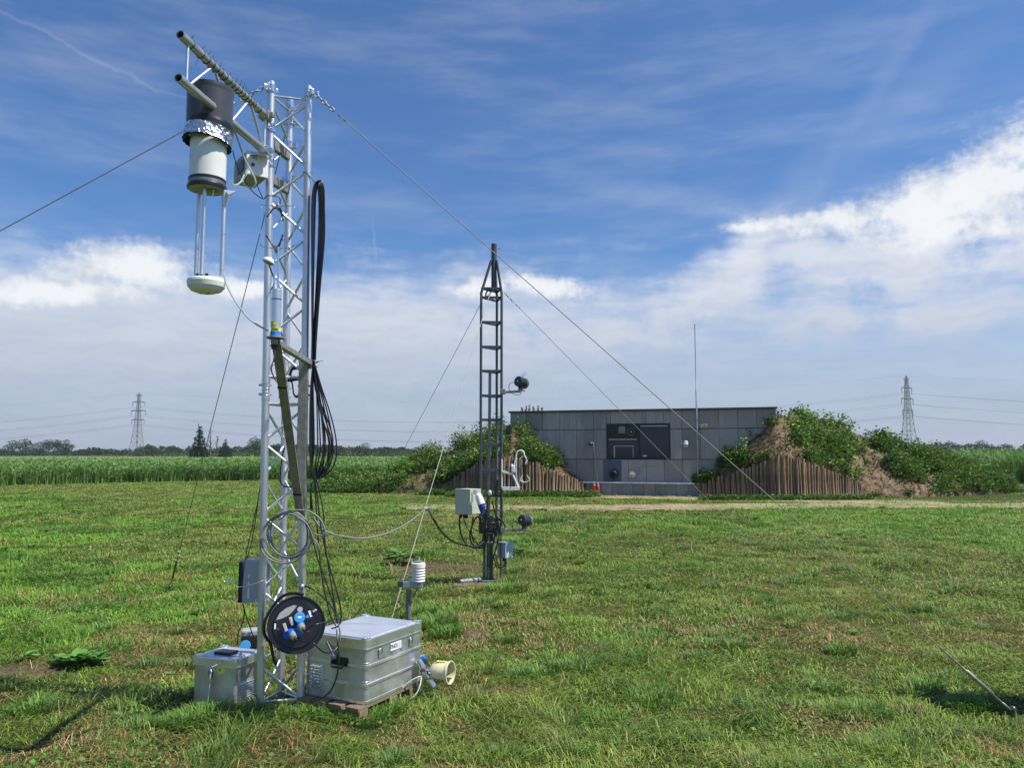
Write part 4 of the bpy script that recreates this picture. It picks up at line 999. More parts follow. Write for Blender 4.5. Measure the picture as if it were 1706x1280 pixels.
    m.add(V0+[W(381, 324, cy-.03)], [(0, 1, 5), (1, 2, 5), (2, 3, 5), (3, 4, 5), (4, 0, 5)]); m.build('plastic_wrap', mat('clear_film', (.6, .65, .72), rough=.2, trans=.5), t)
    # lettering up the side
    m = MB(); a = R(245)
    text_mesh(m, 'LI', (cx-.075, cy-.0665, zw+.12), Vector((0, 0, 1)), Vector((.66, -.75, 0)).normalized()*-1, .02); m.build('side_print', mat('grey_print', (.3, .33, .36), rough=.6), t)
    return cx, cy, zz, z5
acx, acy, azz, az5 = build_analyser()
# ---- small electronics box
def axes_from(c, a):
    X = Vector((math.cos(a), math.sin(a), 0)); return X, VZ.cross(X), VZ
def hexbox(mb, P, bev=0):
    """box from explicit corners: front-left, front-mid, right (footprint), z0, z1"""
def build_ebox():
    cxz = W(417, 288, 4.997); A = axes_from(0, R(50)); t = thing('electronics_box', cxz-VZ*.09, 'pale grey electronics box with round knob below the boom, left of the tower', 'box')
    # front-left face looks left, lid faces right towards the viewer
    f = W(409, 288, 4.809); l = W(387, 284, 4.997); r = W(445, 293, 4.893)
    f.z = l.z = r.z = cxz.z; X = (r-f).normalized(); Y = (l-f).normalized(); Y = (Y-X*Y.dot(X)).normalized(); lx = (r-f).length; ly = (l-f).length
    c = f+X*lx/2+Y*ly/2
    MB().box(c, (lx-.002, ly, .150), (X, Y, VZ), .004).build('case', mat('sage_grey_case', (.30, .32, .28), rough=.45), t)
    MB().box(f+X*lx/2-Y*.008, (lx+.004, .018, .156), (X, Y, VZ), .003).build('lid', whiteM2, t)
    fr = f-Y*.0175
    MB().lathe(fr+X*lx*.28-VZ*.012, -Y, [(0, .011), (.008, .011), (.008, 0)], 16).build('knob', mat('dark_knob', (.05, .055, .05), rough=.4), t)
    MB().box(fr+X*lx*.34+VZ*.045, (.035, .003, .035), (X, Y, VZ)).build('label', silvM, t)
    mb = MB().tube([c+VZ*.07, c+VZ*.13], .007, 8); mb.build('hanger_rod', aluM, t)
    fl = f+Y*ly*.4-X*.001
    MB().box(fl, (.008, ly*.5, .075), (X, Y, VZ), .001).build('gland_plate', mat('gland_plate', (.10, .105, .09), rough=.5), t)
    hs = [W(389, 213, 4.476), W(396, 232, 4.580), W(408, 265, 4.684), W(424, 296, 4.705), W(425, 308, 4.716), W(417, 313, 4.716), W(406, 306, 4.716), W(405, 298, 4.737), W(412, 289, 4.757)]
    props(MB().tube(catmull(hs, 8), .0055, 10).build('hose', clearM, None, loc=hs[0]), 'clear hose looping from the foil collar down to the electronics box', 'hose')
    hs = [W(384, 303, 4.351), W(390, 308, 4.476), W(400, 304, 4.632), W(407, 291, 4.705), W(416, 278, 4.737)]
    props(MB().tube(catmull(hs, 8), .0055, 10).build('hose', clearM, None, loc=hs[0]), 'clear hose from the bottom of the white housing to the electronics box', 'hose')
build_ebox()
def cable(pts, r, lab, m=None, name='cable', n=8, seg=8, group=None):
    return props(MB().tube(catmull(pts, n), r, seg).build(name, m or cableM, None, loc=pts[0]), lab, 'cable', group)
hs = [W(372, 452, acy), W(373, 458, acy), W(380, 480, 4.320), W(396, 508, 4.216), W(418, 534, 4.112), W(446, 551, 4.029)]
props(MB().tube(catmull(hs, 8), .0048, 10).build('hose', clearM, None, loc=hs[0]), 'pale hose hanging from the lower sensor head to the ultrasonic wind sensor', 'hose')
cable([W(388, 250, 4.424), W(392, 268, 4.528), W(404, 296, 4.684), W(420, 318, 4.809), W(438, 331, 4.893), W(446, 326, 4.893), W(466, 330, 4.914), W(464, 350, 4.945)], .0032, 'thin black cable drooping from the foil collar to the tower leg')
cable([W(425, 298, 4.789), W(431, 315, 4.809), W(438, 330, 4.882)], .003, 'short thin black cable below the electronics box')
# ---- anemometer on its bracket
def build_sonic():
    Y = 4.039; b = W(459, 562, Y); x, y, z0 = b
    t = thing('ultrasonic_anemometer', b, 'silver ultrasonic wind sensor with yellow and blue stickers on a bracket arm before the tower', 'wind sensor')
    Zp = lambda py: W(459, py, Y).z
    z1 = Zp(482); zr = Zp(499)
    r = .0262
    MB().lathe((x, y, z0), VZ, [(0, r), (zr-z0-.002, r), (zr-z0-.002, r*.93), (zr-z0+.003, r*.93), (zr-z0+.003, r), (z1-z0-.003, r), (z1-z0, r*.9), (z1-z0, 0)], 32).build('body_tube', mat('sensor_aluminium', (.68, .69, .70), rough=.34, metal=.85, var=.04), t)
    MB().lathe((x, y, zr-.0035), VZ, [(0, r*1.01), (.004, r*1.01)], 32).build('ring_seal', blackM, t)
    u, w, _ = frame(VZ)
    def lab(za, zb, a0, arc, m, name): return MB().lathe((x, y, z0), VZ, [(za, r*1.015), (zb, r*1.015)], 16, True, R(arc), R(a0)).build(name, m, t)
    # angle 0 is +u ; find the facing direction
    f0 = math.degrees(math.atan2(Vector((-.0-x, -y, 0)).normalized().dot(w), Vector((-x, -y, 0)).normalized().dot(u)))
    lab(.052, .080, f0-80, 95, ygM, 'lime_sticker'); lab(.030, .0495, f0-75, 160, yelM, 'yellow_sticker'); lab(.006, .0285, f0-45, 115, bluLM, 'blue_sticker'); lab(.006, .0285, f0-100, 55, blackM, 'black_sticker')
    fd = Vector((-x, -y, 0)).normalized(); rt = VZ.cross(-fd)*-1; rt = Vector((-fd.y, fd.x, 0))
    m = MB(); text_mesh(m, 'SONIC', Vector((x, y, z0+.040))+fd*(r*1.05), rt, VZ, .0125); m.build('sticker_print', blkTM, t)
    m = MB(); text_mesh(m, 'OK', Vector((x, y, z0+.067))+fd*(r*1.02)-rt*.007, rt, VZ, .010); m.build('sticker_print', labM, t)
    MB().lathe((x, y, z0), VZ, [(-.009, 0), (-.009, .043), (-.006, .047), (0, .047), (0, r)], 32).build('mounting_flange', dullM, t)
    MB().lathe((x, y, z0-.009), VZ, [(-.055, 0), (-.055, .020), (-.03, .024), (0, .024)], 20).build('connector', blackM, t)
    # neck tubes to the lower hub
    hub = W(461, 411, Y); up = W(463, 346, Y)
    for k in range(3):
        a = R(90+120*k); MB().tube([(x+.013*math.cos(a), y+.013*math.sin(a), z1), (hub.x+.009*math.cos(a), y+.009*math.sin(a), hub.z)], .0042, 8).build('neck_rod', brightM, t)
    MB().lathe((hub.x, y, hub.z-.03), VZ, [(0, .010), (.01, .013), (.03, .013), (.034, 0)], 16).build('lower_hub', steelM, t)
    MB().lathe((up.x, y, up.z-.005), VZ, [(0, .0), (0, .011), (.02, .013), (.026, .008), (.03, 0)], 16).build('upper_hub', steelM, t)
    for (H_, sgn, base) in ((hub, 1, hub.z), (up, -1, up.z)):
        for k, a in enumerate((R(200), R(320), R(75))):
            d = Vector((math.cos(a), math.sin(a), 0)); p0 = Vector((H_.x, y, base)); tip = p0+d*.052+VZ*(.052*sgn)
            m = MB().tube([p0, p0+d*.022+VZ*.006*sgn, tip], [.0042, .0038, .003], 8); m.sphere(tip, .0058, 10); m.build('transducer_arm', blackM, t)
    for k, a in enumerate((R(185), R(5), R(95))):
        d = Vector((math.cos(a), math.sin(a), 0)); R_ = .086
        pts = [Vector((up.x, y, up.z+.008)), Vector((up.x, y, up.z+.012))+d*R_*.8, Vector((up.x, y, up.z+.010))+d*(R_-.004), Vector((up.x, y, up.z-.005))+d*R_,
               Vector((hub.x, y, hub.z+.02))+d*R_, Vector((hub.x, y, hub.z+.004))+d*(R_-.004), Vector((hub.x, y, hub.z-.004))+d*R_*.75, Vector((hub.x, y, hub.z-.01))]
        MB().tube(catmull(pts, 3), .0021, 6).build('guard_wire', brightM, t)
    cable([b-VZ*.06, W(456, 600, 4.060), W(452, 615, 4.164), W(458, 632, 4.372), W(470, 650, 4.580), W(478, 700, 4.737), W(487, 760, 4.789), W(492, 830, 4.893)], .004, 'grey signal cable running down from the wind sensor along the bracket', greycM)
    return b
sonb = build_sonic()
def build_bracket():
    e = W(516, 603, 4.986); e0 = Vector((e.x, 4.986, e.z)); s0 = sonb-VZ*.012; s0.z = e0.z+.0
    t = thing('sensor_bracket', Vector((TB.x+.01, 4.986, W(506, 850, 4.986).z)), 'weathered steel bracket of post, arm and slanting strut carrying the wind sensor', 'bracket')
    dz = sonb.z-.014
    arm0 = Vector((sonb.x, sonb.y, dz)); arm1 = Vector((TB.x+.015, 4.986, dz-.0)); d = (arm1-arm0).normalized(); s_ = VZ.cross(d)
    MB().box((arm0+arm1)/2-VZ*.012, ((arm1-arm0).length+.05, .034, .028), (d, s_, VZ), .002).build('arm', dullM, t)
    zt, zb = dz, W(506, 985, 4.986).z*0+W(506, 862, 4.986).z-.02
    c = Vector((TB.x-.018, TB.y-.045, (zt+zb)/2)); 
    MB().box(c, (.060, .022, zt-zb), None, .002).build('post', dullM, t)
    a = arm0+d*.03-VZ*.02; b = Vector((TB.x-.01, TB.y-.07, zb+.04)); dd = (b-a).normalized(); x_ = Vector((1, 0, 0)); x_ = (x_-dd*x_.dot(dd)).normalized()
    MB().box((a+b)/2, (.05, (b-a).length, .010), (x_, dd, x_.cross(dd)), .001).build('strut', dullM, t)
    mb = MB(); mb.lathe(TB+VL*(zt-.045), VZ, [(0, .026), (0, .032), (.03, .032), (.03, .026)], 16); mb.box(TB+Vector((.018, -.01, zt-.03)), (.05, .025, .035), None, .004); mb.tube([TB+Vector((.048, -.03, zt-.03)), TB+Vector((.048, .03, zt-.03))], .005, 6); mb.box(TB+Vector((-.035, -.03, zt-.035)), (.03, .03, .04), None, .003); mb.build('pipe_clamp', brightM, t)
    mb = MB(); q = a.lerp(b, .22); mb.box(q, (.053, .008, .022), (x_, dd, x_.cross(dd)), .001); q = a.lerp(b, .86); mb.box(q, (.053, .008, .022), (x_, dd, x_.cross(dd)), .001); mb.build('cable_tie', blackM, t)
build_bracket()
def build_mushroom():
    p = W(447, 437, 4.320); q = W(458, 470, 4.809)
    t = thing('mushroom_antenna', p, 'small white mushroom shaped antenna tilted on a thin arm left of the tower', 'antenna')
    ax = Vector((.35, .15, .9)).normalized(); MB().lathe(p, ax, [(-.004, 0), (-.003, .030), (0, .036), (.008, .036), (.02, .026), (.028, .012), (.03, 0)], 28).build('cap', whiteM2, t)
    MB().lathe(p, ax, [(-.0045, 0), (-.0045, .028), (-.002, .030)], 24).build('underside', mat('tan_underside', (.25, .21, .16), rough=.6), t)
    MB().tube(catmull([p, W(452, 452, 4.476), W(457, 465, 4.684), W(455, 478, 4.914), W(450, 482, 4.934)], 5), .0055, 8).build('arm', mat('grey_arm', (.20, .20, .20), rough=.4, metal=.5), t)
build_mushroom()
# ================================================================== CABLE BUNDLES ON THE TOWER
def build_bundle():
    t = thing('black_cable_coil', W(522, 800, 4.997), 'long black cable coil tied to the right tower leg', 'cable')
    r = random.Random(2); Yc = 4.997
    D = lambda px, py, o=0.: W(px, py, Yc+o)
    n = 4
    for k in range(n):
        f = k/(n-1); xo = 541-8*f; xi = 523+7*f*.3
        top = 301+7*f; oy = (k-2.5)*.014
        outer = [D(xo-1, top+40, oy), D(xo-1-1*f, 400, oy), D(xo-8+2*f, 480, oy), D(xo-14+4*f, 560, oy), D(525-2*f, 600, oy*.5)]
        inner = [D(521-.5*k, 600, oy*.5), D(520+1.2*f, 520, oy), D(520+2.5*f, 430, oy), D(520+5*f, 340, oy), D(524+3*f, top+8, oy), D((xo+526)/2, top, oy), D(xo-2, top+12, oy)]
        MB().tube(catmull(inner+outer, 6), .0064, 8).build('strand', cableM, t)
    for k in range(7):
        f = k/6; xm = 559-(0, 6, 10, 17, 21, 26, 30)[k]+r.uniform(-1, 1); yb = 790-2*k; oy = (k-3)*.012
        pts = [D(523-.3*k, 602, oy*.4), D(526+(xm-526)*.28, 645, oy), D(526+(xm-526)*.72, 690, oy), D(xm, 733, oy), D(xm-.5, 765-2*k, oy), D(xm-12+8*f, 788-2*k, oy), D(526+2*f, 797, oy*.3), D(519, 790, oy), D(516+k*1.2, 740, oy), D(517+k*.8, 660, oy), D(521, 608, oy*.4)]
        MB().tube(catmull(pts, 6), .0045, 8).build('strand', cableM, t)
    for k in range(5):
        j = lambda a: a+r.uniform(-3.5, 3.5); oy = r.uniform(-.05, .04); xm = r.uniform(536, 556); yb = r.uniform(770, 796)
        pts = [D(522, 604, oy*.3), D(j(527), 650, oy), D(j((xm+526)/2+2), 695, oy), D(j(xm), 735, oy), D(j(xm-3), yb-14, oy), D(xm-14, yb, oy), D(526, 798, oy*.3), D(518, 812, oy), D(j(519), 850, oy)]
        MB().tube(catmull(pts, 6), .0048, 8).build('strand', cableM, t)
    for (px, py, rr) in ((523, 603, .030), (526, 797, .022)):
        c = D(px, py); m = MB(); m.tube([c+Vector((math.cos(a)*rr, math.sin(a)*rr, .004*math.sin(3*a))) for a in [2*math.pi*i/20 for i in range(20)]], .003, 6, closed=True); m.tube([c+Vector((rr*.8, -.01, 0)), c+Vector((rr*2.2, -.02, .006))], .0016, 5); m.build('cable_tie', blackM, t)
    c = W(512, 290, 4.997); m = MB(); m.tube(catmull([W(505, 286, 4.986), W(512, 289, 4.986), W(522, 301, 4.997), W(527, 304, 4.997)], 5), .003, 6); m.tube([W(512, 289, 4.986), W(521, 286, 4.976)], .0014, 5); m.build('cable_tie', blackM, t)
build_bundle()
C = lambda seq, Y: [W(px, py, Y if not isinstance(Y, (list, tuple)) else Y[i]) for i, (px, py) in enumerate(seq)]
cable(C([(525, 798), (530, 840), (535, 880), (545, 930), (558, 975), (567, 1010), (568, 1035), (562, 1045), (552, 1048)], 4.914), .0045, 'black cable falling from the coil to the corner of the large case, outermost of four', group='black cables hanging from the coil')
cable(C([(527, 798), (538, 850), (541, 900), (548, 950), (556, 1000), (562, 1030), (566, 1040)], 4.934), .0042, 'black cable falling almost straight from the coil, second of four', group='black cables hanging from the coil')
cable(C([(524, 798), (527, 850), (530, 900), (536, 960), (545, 1005), (552, 1030), (560, 1044)], 4.955), .0042, 'black cable falling close beside the right tower leg, third of four', group='black cables hanging from the coil')
cable(C([(512, 870), (522, 905), (532, 940), (545, 975), (556, 1010), (562, 1040)], 4.893), .004, 'black cable slanting from the bracket foot down to the large case', group='black cables hanging from the coil')
cable(C([(443, 620), (445, 700), (437, 780), (428, 850), (420, 900), (410, 935)], 5.122), .0032, 'thin black cable running down behind the left tower leg')
cable(C([(404, 1006), (407, 1020), (404, 1040), (397, 1055), (396, 1075)], 5.028), .0035, 'black lead from the grey enclosure to the power supply, left one')
cable(C([(405, 1008), (411, 1030), (418, 1050), (424, 1066)], 5.028), .0035, 'black lead from the grey enclosure to the power supply, right one')
cable(C([(430, 834), (421, 875), (410, 925), (405, 960), (402, 1000)], 4.893), .0028, 'thin black wire passing in front of the grey enclosure')
cable(C([(474, 745), (469, 770), (467, 800), (472, 810), (486, 812), (497, 806)], 5.059), .0045, 'black cable loop inside the tower at bracket height')
def small_coil():
    t = thing('inner_cable_coil', W(490, 640, 5.059), 'small black cable coil hung inside the tower behind the bracket post', 'cable')
    for k in range(3):
        pts = C([(497-k, 611+2*k), (488, 612+2*k), (483+k, 622), (483+k, 632), (487, 640), (489, 655), (493, 662-k), (500, 661-k)], 5.059+.01*k); MB().tube(catmull(pts, 5), .005, 8).build('strand', cableM, t)
    MB().tube(C([(480, 634), (498, 631)], 5.049), .012, 8).build('tie_wrap', blackM, t)
small_coil()
def grey_coil():
    Yc = 4.851; c = W(480, 893, Yc); t = thing('grey_cable_coil', W(480, 942, Yc), 'coil of grey cable tied across the lower tower', 'cable')
    r = random.Random(8)
    for k, (dx, dz, rr, sq) in enumerate(((-.012, -.015, .165, .93), (-.005, -.01, .160, .95), (.004, .005, .135, 1.02), (.008, .003, .142, 1.0), (.0, .012, .130, 1.06))):
        n = 36; pts = [c+Vector((dx+rr*math.cos(2*math.pi*i/n)*(.93+.05*math.sin(4*math.pi*i/n+k)), (k-2)*.009+.006*math.sin(6*math.pi*i/n+k), dz+rr*sq*math.sin(2*math.pi*i/n))) for i in range(n)]
        MB().tube(pts, .0052, 8, closed=True).build('loop', greycM, t)
    for a in (R(118), R(-80), R(28)):
        p = c+Vector((.148*math.cos(a), 0, .145*math.sin(a))); tt = Vector((-math.sin(a), 0, math.cos(a))); m = MB(); u, w, d = frame(tt); m.tube([p+(u*math.cos(q)+w*math.sin(q))*.022 for q in [2*math.pi*i/14 for i in range(14)]], .002, 6, closed=True); m.build('cable_tie', blackM, t)
    pts = C([(465, 868), (476, 858), (492, 851), (513, 852), (530, 862), (539, 876), (541, 888), (536, 893), (525, 891)], 4.830); MB().tube(catmull(pts, 6), .0050, 8).build('loop', greycM, t)
    pts = C([(495, 862), (508, 870), (517, 884), (522, 898), (527, 903), (531, 912), (528, 921)], 4.830); MB().tube(catmull(pts, 6), .0045, 8).build('loop', greycM, t)
grey_coil()
cable([W(522, 862, 4.893), W(532, 878, 4.914), W(545, 887, 4.976), W(575, 895, 5.205), W(612, 897, 5.6), W(650, 887, 6.4), W(685, 868, 7.2), W(710, 846, 8.4)], .0062, 'grey cable sagging from the tower to the pale guy rope', greycM)
cable([W(713, 848, 8.42), W(722, 865, 8.1), W(737, 888, 8.5), W(755, 903, 8.8), W(775, 909, 9.1), W(793, 912, 9.35), W(806, 903, 9.5)], .012, 'thick black cable sagging from the pale guy rope to the dark mast')
# ================================================================== ENCLOSURE, REEL, CASES
def build_enclosure():
    a = W(404, 970, 5.059); a.z = W(404, 970, 5.059).z; zt = W(404, 935, 5.059).z; zb = W(404, 1006, 5.059).z
    t = thing('grey_enclosure', Vector((a.x+.08, 5.101, zb)), 'light grey wall enclosure with black side strapped behind the left tower leg', 'box')
    X = Vector((.96, .28, 0)).normalized(); Y = VZ.cross(X); c = a+X*.085+Y*.055; c.z = (zt+zb)/2
    MB().box(c, (.17, .11, zt-zb), (X, Y, VZ), .008).build('case', greyboxM, t)
    MB().box(c-X*.098-VZ*.003, (.026, .10, zt-zb-.01), (X, Y, VZ), .004).build('side_cover', blackM, t)
    m = MB(); m.tube(catmull([W(390, 963, 5.038), W(380, 965, 4.997), W(373, 969, 4.976), W(381, 971, 4.986), W(392, 968, 5.028)], 5), .0035, 8); m.build('latch_loop', brightM, t)
    m = MB(); m.tube(catmull([W(394, 979, 5.018), W(412, 977, 4.976), W(430, 971, 4.851), W(447, 964, 4.914)], 5), .003, 6); m.build('strap', whiteM2, t)
    m = MB(); m.tube(catmull([W(427, 1000, 4.976), W(425, 1008, 4.934), W(431, 1013, 4.914), W(437, 1017, 4.893)], 5), .003, 6); m.build('strap', whiteM2, t)
build_enclosure()
def build_reel():
    c = W(494, 1042, 4.747); n = Vector((.22, -.95, .22)).normalized(); u, w, n = frame(n); w = -w if w.z < 0 else w
    u = w.cross(n)
    t = thing('cable_reel', c-VZ*.17, 'black cable reel with blue sockets hanging on the tower', 'cable reel')
    Rr = .168
    MB().lathe(c, n, [(-.008, Rr*.93), (0, Rr*1.0), (.010, Rr*1.0), (.010, Rr*.955), (.004, Rr*.94), (.004, Rr*.80), (.014, Rr*.78), (.014, 0)], 56).build('front_plate', blackM, t)
    MB().lathe(c-n*.10, n, [(-.008, 0), (-.008, Rr*1.0), (.004, Rr*1.0), (.004, 0)], 48).build('rear_flange', blackM, t)
    m = MB()
    for j in range(10):
        rr = Rr*.80; m.lathe(c-n*(.092-.0090*j), n, [(0, rr), (.002, rr+.0035), (.0045, rr+.0048), (.007, rr+.0035), (.009, rr)], 40)
    m.build('wound_cable', cableM, t)
    pt = lambda a, b, o=0.: c+u*a+w*b+n*(.014+o)
    # frame handle on the left, running over the top
    hp = [pt(.035, .175, -.03), pt(-.02, .185, -.04), pt(-.07, .18, -.05), pt(-.115, .15, -.06), pt(-.16, .09, -.07), pt(-.19, .02, -.08), pt(-.185, -.05, -.09), pt(-.15, -.10, -.09), pt(-.13, -.18, -.09), pt(-.11, -.225, -.09)]
    MB().tube(catmull(hp, 5), .009, 10).build('carry_handle', blackM, t)
    # sticker: pale lens shape
    m = MB(); P = [(-.135, .0), (-.128, .05), (-.10, .085), (-.06, .105), (-.02, .112), (-.035, .085), (-.065, .052), (-.10, .03)]
    P = [(-.118, .032), (-.10, .07), (-.065, .098), (-.02, .115), (.0, .112), (-.018, .085), (-.045, .058), (-.08, .042)]
    m.add([pt(a, b, .001) for a, b in P]+[pt(a, b, .0) for a, b in P], [tuple(range(len(P)))]); m.build('rating_sticker', silvM, t)
    MB().box(pt(-.122, -.002, .001), (.009, .032, .0015), (u, w, n)).build('edge_sticker', labM, t)
    MB().lathe(pt(.018, .088), n, [(0, .016), (.002, .016), (.002, 0)], 20).build('seal_badge', mat('pale_pink_badge', (.52, .42, .40), rough=.4), t)
    m = MB(); m.box(pt(.078, .06, .001), (.014, .040, .0015), (u*.9+w*.35, w*.9-u*.35, n)); m.build('white_tag', labM, t)
    m = MB(); m.tube([pt(.095, .07, .006), pt(.112, .082, .012)], .006, 8); m.build('release_lever', whiteM2, t)
    MB().lathe(pt(.062, .045), n, [(0, .010), (.003, .010), (.003, 0)], 16).build('blue_badge', mat('pale_blue_badge', (.12, .22, .6), rough=.4), t)
    for (a, b) in ((-.105, -.02), (.07, -.04)):
        MB().lathe(pt(a, b, .0), n, [(0, .008), (.004, .008), (.004, 0)], 12).build('red_button', mat('dark_red_plastic', (.16, .02, .02), rough=.4), t)
    # sockets: flaps and plugs
    def socket(a, b, tilt, flap, nm='socket'):
        o = pt(a, b); d = (n+w*tilt[1]+u*tilt[0]).normalized(); m = MB(); m.lathe(o-d*.005, d, [(0, .030), (.02, .028), (.030, .026), (.030, 0)], 24); s_ = m.build(nm, blueM, t)
        if flap:
            fo = o+d*.034; m = MB(); m.lathe(fo, (d+w*.35).normalized(), [(-.004, .030), (.004, .032), (.007, .029), (.007, 0)], 28); f = m.build('flap_lid', bluegM, s_)
            fd = (d+w*.35).normalized(); fu, fw, _ = frame(fd); MB().box(fo+fd*.0085, (.020, .010, .002), (fu, fw, fd)).build('lid_label', labM, s_)
        return o, d
    socket(.018, .045, (0, -.15), True); socket(.012, -.035, (0, -.5), False); socket(-.045, -.045, (-.2, -.5), False)
    m = MB(); m.lathe(pt(.012, -.038, .022), (n+w*-.6).normalized(), [(0, .026), (.004, .024), (.006, .010), (.010, .008), (.010, 0)], 20); m.build('flap_lid', bluegM, t)
    for (a, b) in ((-.028, .022), (-.062, -.012)):
        m = MB(); m.box(pt(a, b, .026), (.018, .05, .012), ((u*.94+w*.34).normalized(), (w*.94-u*.34).normalized(), n), .003); m.build('flap_back', mat('pale_flap_edge', (.48, .48, .45), rough=.4), t)
    plugs = []
    for (a, b, ta, tb) in ((.022, .004, .25, -.55), (-.030, -.040, .40, -.60)):
        o = pt(a, b, .02); d = (n+u*ta+w*tb).normalized(); m = MB()
        m.lathe(o, d, [(0, .024), (.03, .0235), (.034, .021)], 24); p = m.build('plug', blueM, t)
        MB().lathe(o+d*.034, d, [(0, .022), (.006, .023), (.022, .019), (.034, .017), (.036, .012), (.036, 0)], 24).build('plug_collar', mat('plug_grey', (.27, .27, .26), rough=.45), p)
        plugs.append(o+d*.07)
    cable([plugs[0]-VZ*.0, plugs[0]+Vector((.02, -.005, -.004)), W(520, 1043, 4.539), W(545, 1037, 4.601), W(560, 1030, 4.684), W(566, 1022, 4.747)], .0045, 'black lead from the upper plug on the reel to the hanging cables')
    cable([plugs[1], plugs[1]+Vector((.02, -.006, -.012)), W(520, 1072, 4.539), W(537, 1086, 4.580), W(551, 1088, 4.632), W(563, 1078, 4.684), W(567, 1062, 4.737), W(564, 1040, 4.789), W(558, 1022, 4.809), W(545, 1003, 4.809), W(525, 985, 4.789), W(508, 977, 4.809)], .0048, 'black lead looping right from the lower plug on the reel up to its handle', n=8)
    m = MB(); k = W(503, 978, 4.809); m.sphere(k, .018, 12); m.tube(catmull([k, k+Vector((.03, 0, .0)), k+Vector((.05, 0, .01))], 4), .006, 8); m.build('hanging_hook', steelM, t)
    cable([W(561, 1050, 4.737), W(563, 1075, 4.684), W(564, 1110, 4.664), W(557, 1140, 4.684), W(543, 1160, 4.747), W(520, 1170, 4.851)], .005, 'black cable curving down in front of the large case to the pallet')
build_reel()
def case_parts(t, c, X, Y, lx, ly, z0, h, lid_h, ribs, rc=.022):
    body = MB().rbox(c, X, Y, lx, ly, h-lid_h, rc, 5, z0); body.build('body', caseM, t)
    MB().rbox(c, X, Y, lx+.006, ly+.006, .016, rc+.003, 5, z0+.002).build('foot_rim', caseEM, t)
    m = MB(); m.rbox(c, X, Y, lx+.010, ly+.010, lid_h, rc+.004, 5, z0+h-lid_h); l = m.build('lid', caseEM, t)
    MB().rbox(c, X, Y, lx-.05, ly-.05, .006, rc*.6, 4, z0+h-.001).build('lid_panel', mat('matt_lid_sheet', (.62, .64, .68), rough=.45, metal=.6, var=.05, vscale=6), l)
    m = MB(); m.rbox(c, X, Y, lx+.014, ly+.014, .006, rc+.006, 5, z0+h-lid_h-.003); m.build('lid_seam', caseEM, l)
    for zr in ribs:
        m = MB()
        m.rbox(c, X, Y, lx+.013, ly+.013, .014, rc+.0065, 5, z0+zr); m.build('rib', caseEM, t)
        for (sx, sy) in ((1, -1), (-1, -1), (1, 1), (-1, 1)):
            m = MB(); cc = c+X*sx*(lx/2-rc)+Y*sy*(ly/2-rc)
            for k in (-.018, .018): m.lathe(cc+VZ*(z0+zr+.006+k), VZ, [(-.004, rc), (-.003, rc+.003), (.003, rc+.004), (.005, rc)], 20)
            m.build('corner_bead', caseEM, t)
    for (sx, sy) in ((1, -1), (-1, -1), (1, 1), (-1, 1)):
        m = MB(); cc = c+X*sx*(lx/2-rc*.8)+Y*sy*(ly/2-rc*.8)+VZ*(z0+h)
        m.rbox(c+X*sx*(lx/2-.024)+Y*sy*(ly/2-.024), X, Y, .052, .052, .011, .016, 4, z0+h-.001)
        for k in (-.012, .012): m.sphere(cc+X*k*.9+Y*sy*.006+VZ*.011, .0035, 8)
        m.build('lid_corner', caseEM, t)
def latch(t, p, N, X, s=1.):
    m = MB(); m.box(p+N*.004, (.030*s, .006, .05*s), (X, -N, VZ), .002); m.build('latch', steelM, t)
    l = t
    m = MB(); m.tube([p+N*.012-X*.013*s+VZ*.0, p+N*.012-X*.013*s+VZ*.034*s, p+N*.012+X*.013*s+VZ*.034*s, p+N*.012+X*.013*s], .0025, 6); m.build('latch_bail', brightM, l)
def louvre(t, c, X, N, w_, h_, n):
    m = MB(); m.box(c+N*.002, (w_, .004, h_), (X, -N, VZ), .001)
    for k in range(n):
        z = -h_/2+h_*(k+.7)/(n+.4); m.box(c+N*.009+VZ*z, (w_*.78, .012, h_/n*.28), (X, (-N+VZ*.5).normalized(), (VZ+N*.5).normalized()), .001)
    m.build('louvre', caseEM, t)
